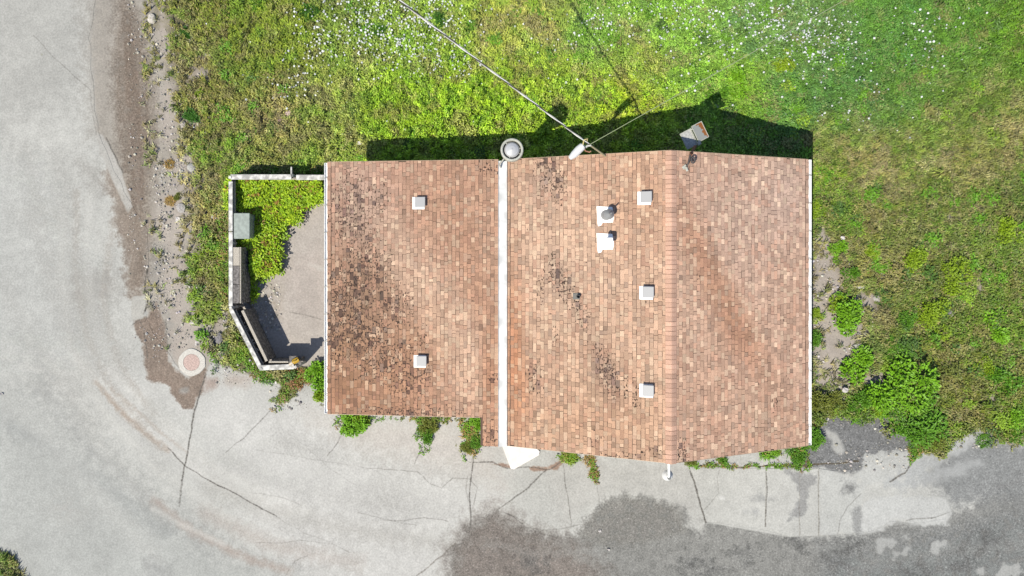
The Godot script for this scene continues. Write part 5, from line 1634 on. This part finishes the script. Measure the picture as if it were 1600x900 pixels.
func build_grass() -> void:
	rng.seed = 4242
	var pave := poly(PAVE)
	var patio := poly(PATIO)
	var tufts := []
	for v in 3:
		var s := Shape.new()
		for i in 8:
			var a := rng.randfn() * 0.75
			blade(s, Vector3(rng.randf_range(-0.07, 0.07), 0, rng.randf_range(-0.06, 0.06)), a, rng.randf_range(0.16, 0.36), rng.randf_range(0.40, 0.90), rng.randf_range(0.009, 0.019))
		tufts.append(s.mesh())
	var clover := Shape.new()
	for i in 12:
		var a := rng.randf() * TAU
		var at := Vector3(rng.randf_range(-0.10, 0.10), rng.randf_range(0.04, 0.16), rng.randf_range(-0.10, 0.10))
		var k := rng.randf_range(0.7, 1.25)
		leaf(clover, at, Vector3(cos(a), rng.randf_range(-0.2, 0.4), sin(a)).normalized(), rng.randf_range(0.06, 0.11), rng.randf_range(0.02, 0.032), Color(k, k, k))
	var xs := [[], [], []]
	var cs := [PackedColorArray(), PackedColorArray(), PackedColorArray()]
	var xc := []
	var cc := PackedColorArray()
	var zones := [[-170, -60, 1780, 262, 92000], [1255, 240, 1780, 720, 42000], [225, 230, 372, 600, 9000], [-120, 840, 60, 1000, 2600]]
	for zn in zones:
		for i in zn[4]:
			var px := Vector2(rng.randf_range(zn[0], zn[2]), rng.randf_range(zn[1], zn[3]))
			if px.x < 225 and px.y < 700: continue
			var w := G(px.x, px.y)
			if w.x > -5.9 and w.x < 9.3 and w.y > -2.85 and w.y < 5.8: continue
			if Geometry2D.is_point_in_polygon(w, pave) or Geometry2D.is_point_in_polygon(w, patio): continue
			if w.distance_to(G(300, 566)) < 0.75: continue
			if px.y < 345 and px.x < 278 + 40 * wobble.get_noise_2d(px.y * 2.0, px.x) and rng.randf() < 0.8: continue
			var f := veg_at(px)
			var nz := wobble.get_noise_2d(px.x * 2.0, px.y * 2.0)
			var cover: float = f[3]
			if rng.randf() > cover * (1.0 + nz * 1.1 * (1.4 - cover)): continue
			var bare := 0.0
			for st in BARE:
				bare = maxf(bare, exp(-pow((px.x - st[0]) / (st[2] * 1.1), 4.0) - pow((px.y - st[1]) / (st[3] * 1.1), 4.0)))
			if rng.randf() < bare * (0.84 if px.x > 1262 else 0.93): continue
			var dryness := wobble.get_noise_2d(px.x * 1.1 + 700, px.y * 1.1)
			var c := Vector3(f[0], f[1], f[2])
			if dryness > 0.08 and rng.randf() > f[4] * 1.4: c = c.lerp(Vector3(158, 144, 104), clampf((dryness - 0.08) * 2.2, 0, 0.55))
			elif dryness < -0.12: c = c.lerp(Vector3(84, 132, 34), clampf((-dryness - 0.12) * 1.8, 0, 0.4))
			if rng.randf() < 0.06: c = c.lerp(Vector3(176, 164, 126), 0.4)
			elif rng.randf() < 0.15: c = c.lerp(Vector3(70, 112, 26), 0.4)
			var t := rng.randf_range(0.72, 1.25) * (1.0 + 0.8 * wobble.get_noise_2d(px.x * 7.0, px.y * 7.0))
			if px.x > 1262 and px.y > 230 and rng.randf() < 0.2: c = c.lerp(Vector3(146, 132, 100), 0.7)
			if px.x < 360 and rng.randf() < 0.3: c = c.lerp(Vector3(128, 112, 78), 0.7)
			c = c.lerp(Vector3(136, 142, 82), 0.16)
			var broad: bool = rng.randf() < f[4]
			var gain := lerpf(0.86, 0.66, smoothstep(420.0, 620.0, px.x + px.y * 0.2))
			if dryness > 0.1: gain *= 1.25
			var col := lin(c.x, c.y, c.z * (0.92 if dryness < 0.1 else 1.0), maxf(gain, lerpf(0.66, 0.96, smoothstep(1050.0, 1300.0, px.x))) * (1.3 if broad else 1.0)) * t
			var k := rng.randf_range(0.65, 1.25)
			var grow := clampf(1.0 + 0.5 * nz + 1.6 * wobble.get_noise_2d(px.x * 5.0 + 90, px.y * 5.0), 0.35, 2.2)
			grow *= 1.0 + 0.9 * exp(-pow((px.x - 760.0) / 260.0, 2.0) - pow((px.y - 190.0) / 75.0, 2.0))
			var yaw := 1.57 + wobble.get_noise_2d(px.x * 0.5 + 1500, px.y * 0.5) * 4.0 + rng.randfn() * 0.8
			if broad:
				xc.append(Transform3D(Basis(Vector3.UP, yaw).scaled(Vector3(k, k * grow, k)), Vector3(w.x, 0, w.y)))
				cc.append(col)
			else:
				var v := rng.randi() % 3
				xs[v].append(Transform3D(Basis(Vector3.UP, yaw).scaled(Vector3(k, k * grow, k)), Vector3(w.x, 0, w.y)))
				cs[v].append(col)
	var gm := leafy("grass_blade")
	stuff("grass", tufts[0], gm, xs[0], cs[0], "rough green and straw-coloured meadow grass round the building", "grass")
	stuff("grass", tufts[1], gm, xs[1], cs[1], "rough green and straw-coloured meadow grass round the building", "grass")
	stuff("grass", tufts[2], gm, xs[2], cs[2], "rough green and straw-coloured meadow grass round the building", "grass")
	stuff("clover", clover.mesh(), gm, xc, cc, "low broad-leaved ground cover growing through the grass", "ground cover")
	# broad-leaved scrub: low clumps that run into each other
	var xq := []
	var cq := PackedColorArray()
	var want := [[1270, 300, 1640, 690, 260, 0.8], [1264, 300, 1420, 660, 60, 0.8], [1380, 540, 1480, 690, 60, 1.2], [290, 360, 360, 590, 16, 0.6], [300, -40, 1240, 235, 150, 0.6], [1130, 170, 1262, 243, 40, 0.8], [600, 200, 1100, 240, 24, 0.6], [1240, -40, 1640, 300, 120, 0.6], [410, 580, 512, 590, 7, 0.5], [520, 235, 590, 250, 10, 0.6], [370, 255, 508, 268, 12, 0.6]]
	for z in want:
		for i in z[4]:
			var c0 := Vector2(rng.randf_range(z[0], z[2]), rng.randf_range(z[1], z[3]))
			var hit := false
			for st in BARE:
				if absf(c0.x - st[0]) < st[2] and absf(c0.y - st[1]) < st[3]: hit = true
			if hit and rng.randf() < 0.85: continue
			if wobble.get_noise_2d(c0.x * 1.3 + 40, c0.y * 1.3) < -0.08 and z[0] > 1200: continue
			var f0 := veg_at(c0)
			var c := Vector3(f0[0], f0[1], f0[2])
			var q := rng.randf()
			if q < 0.22: c = Vector3(106, 156, 30)
			elif q < 0.32: c = Vector3(138, 170, 44)
			elif q < 0.48: c = Vector3(82, 118, 40)
			elif q < 0.72: c = c.lerp(Vector3(150, 136, 84), 0.6)
			var rad: float = rng.randf_range(0.12, 0.38) * z[5]
			for k in int(rng.randf_range(8, 26) * (0.5 + rad * 2.2)):
				var d := Vector2(rng.randfn(), rng.randfn()) * rad * 0.6
				var w := G(c0.x, c0.y) + d
				if w.distance_to(G(300, 566)) < 0.75: continue
				if w.x > -5.9 and w.x < 9.45 and w.y > -2.85 and w.y < 5.9: continue
				if Geometry2D.is_point_in_polygon(w, pave) and rng.randf() < 0.8: continue
				var top := rad * 0.75 * exp(-d.length_squared() / (rad * rad))
				var sc := rng.randf_range(0.6, 1.45)
				xq.append(Transform3D(Basis(Vector3.UP, rng.randf() * TAU).scaled(Vector3(sc, sc, sc)), Vector3(w.x, top * rng.randf_range(0.3, 1.0), w.y)))
				cq.append(lin(c.x, c.y, c.z, 1.35) * rng.randf_range(0.7, 1.2))
	# weeds rooted in the pavement joints and along the walls
	for ln in [[660, 655, 664, 664, 660, 698, 60, 7], [728, 655, 727, 680, 733, 706, 50, 6], [742, 655, 745, 680, 740, 708, 60, 5], [534, 660, 548, 654, 572, 656, 70, 7], [560, 655, 650, 654, 725, 656, 36, 2], [1078, 726, 1160, 729, 1245, 727, 60, 1], [474, 590, 450, 612, 432, 632, 70, 5], [922, 712, 926, 730, 931, 750, 40, 3], [880, 714, 889, 712, 900, 714, 40, 4], [405, 585, 440, 588, 510, 584, 120, 5], [366, 520, 380, 552, 400, 582, 120, 5], [354, 290, 352, 380, 354, 470, 160, 6], [1266, 560, 1267, 640, 1268, 700, 120, 5], [498, 575, 506, 600, 508, 622, 90, 6], [326, 552, 332, 548, 342, 568, 40, 5], [372, 268, 440, 266, 510, 266, 120, 4], [1420, 712, 1440, 700, 1480, 688, 70, 6], [1262, 735, 1250, 715, 1245, 700, 50, 6], [1126, 712, 1128, 720, 1130, 728, 24, 3], [1195, 700, 1208, 702, 1215, 712, 50, 5]]:
		for i in ln[6]:
			var u := rng.randf()
			var a := Vector2(ln[0], ln[1]).lerp(Vector2(ln[2], ln[3]), u)
			var b := Vector2(ln[2], ln[3]).lerp(Vector2(ln[4], ln[5]), u)
			var c0 := a.lerp(b, u) + Vector2(rng.randfn(), rng.randfn()) * float(ln[7])
			var w := G(c0.x, c0.y)
			if w.distance_to(G(300, 566)) < 0.7: continue
			var sc := rng.randf_range(0.3, 1.0)
			xq.append(Transform3D(Basis(Vector3.UP, rng.randf() * TAU).scaled(Vector3(sc, sc, sc)), Vector3(w.x, 0.0 if ln[1] > 300 or ln[0] < 300 else 0.1, w.y)))
			var q := rng.randf()
			var c := Vector3(112, 158, 28)
			if q < 0.3: c = Vector3(128, 132, 50)
			elif q < 0.45: c = Vector3(170, 140, 84)
			cq.append(lin(c.x, c.y, c.z, 1.4) * rng.randf_range(0.7, 1.15))
	stuff("scrub", clover.mesh(), gm, xq, cq, "tangled low green scrub of broad-leaved weeds among the grass", "scrub")
	# white flower heads
	var fl := Shape.new()
	for i in 7:
		var a := TAU * i / 7
		var b := TAU * (i + 0.8) / 7
		fl.tri(Vector3(0, 0.008, 0), Vector3(cos(a), 0, -sin(a)) * 0.036, Vector3(cos(b), 0, -sin(b)) * 0.036)
	fl.tube([Vector3(0, -0.2, 0), Vector3(0, 0, 0)], [0.003, 0.003], 4)
	var xf := []
	var cols := PackedColorArray()
	for q in [[590, 30, 60, 28, 330], [650, 75, 45, 24, 150], [560, 50, 50, 30, 90], [690, 20, 60, 20, 90], [700, 95, 40, 12, 40], [470, 125, 22, 14, 40], [500, 80, 30, 20, 30], [900, 55, 30, 25, 30], [930, 40, 20, 20, 30], [1050, 25, 60, 18, 120], [1110, 70, 60, 30, 70], [1230, 40, 45, 22, 130], [1270, 65, 40, 20, 110], [1180, 20, 50, 15, 60], [1300, 90, 40, 25, 50], [1440, 55, 25, 30, 36], [1460, 90, 20, 18, 16], [1350, 130, 60, 40, 24], [1080, 130, 30, 10, 14], [900, 130, 20, 8, 6], [700, 120, 260, 60, 40], [1280, 180, 60, 20, 12], [720, 110, 20, 12, 20], [1430, 30, 120, 20, 20]]:
		for i in q[4]:
			var px := Vector2(q[0] + rng.randfn() * q[2], q[1] + rng.randfn() * q[3])
			if px.y < -80 or px.y > 215 or px.x < 300: continue
			var h := rng.randf_range(0.17, 0.28)
			var w := P(px.x, px.y, h)
			xf.append(Transform3D(Basis.from_euler(Vector3(rng.randf_range(-0.5, 0.5), rng.randf() * TAU, rng.randf_range(-0.5, 0.5))).scaled(Vector3.ONE * rng.randf_range(0.5, 1.2)), w))
			cols.append(Color(0.62, 0.64, 0.66) * rng.randf_range(0.75, 1.05))
	stuff("white_flowers", fl.mesh(), mat("petal", Color.WHITE, 0.7, 0, true), xf, cols, "scattered small white wild flowers in the upper meadow", "flowers")
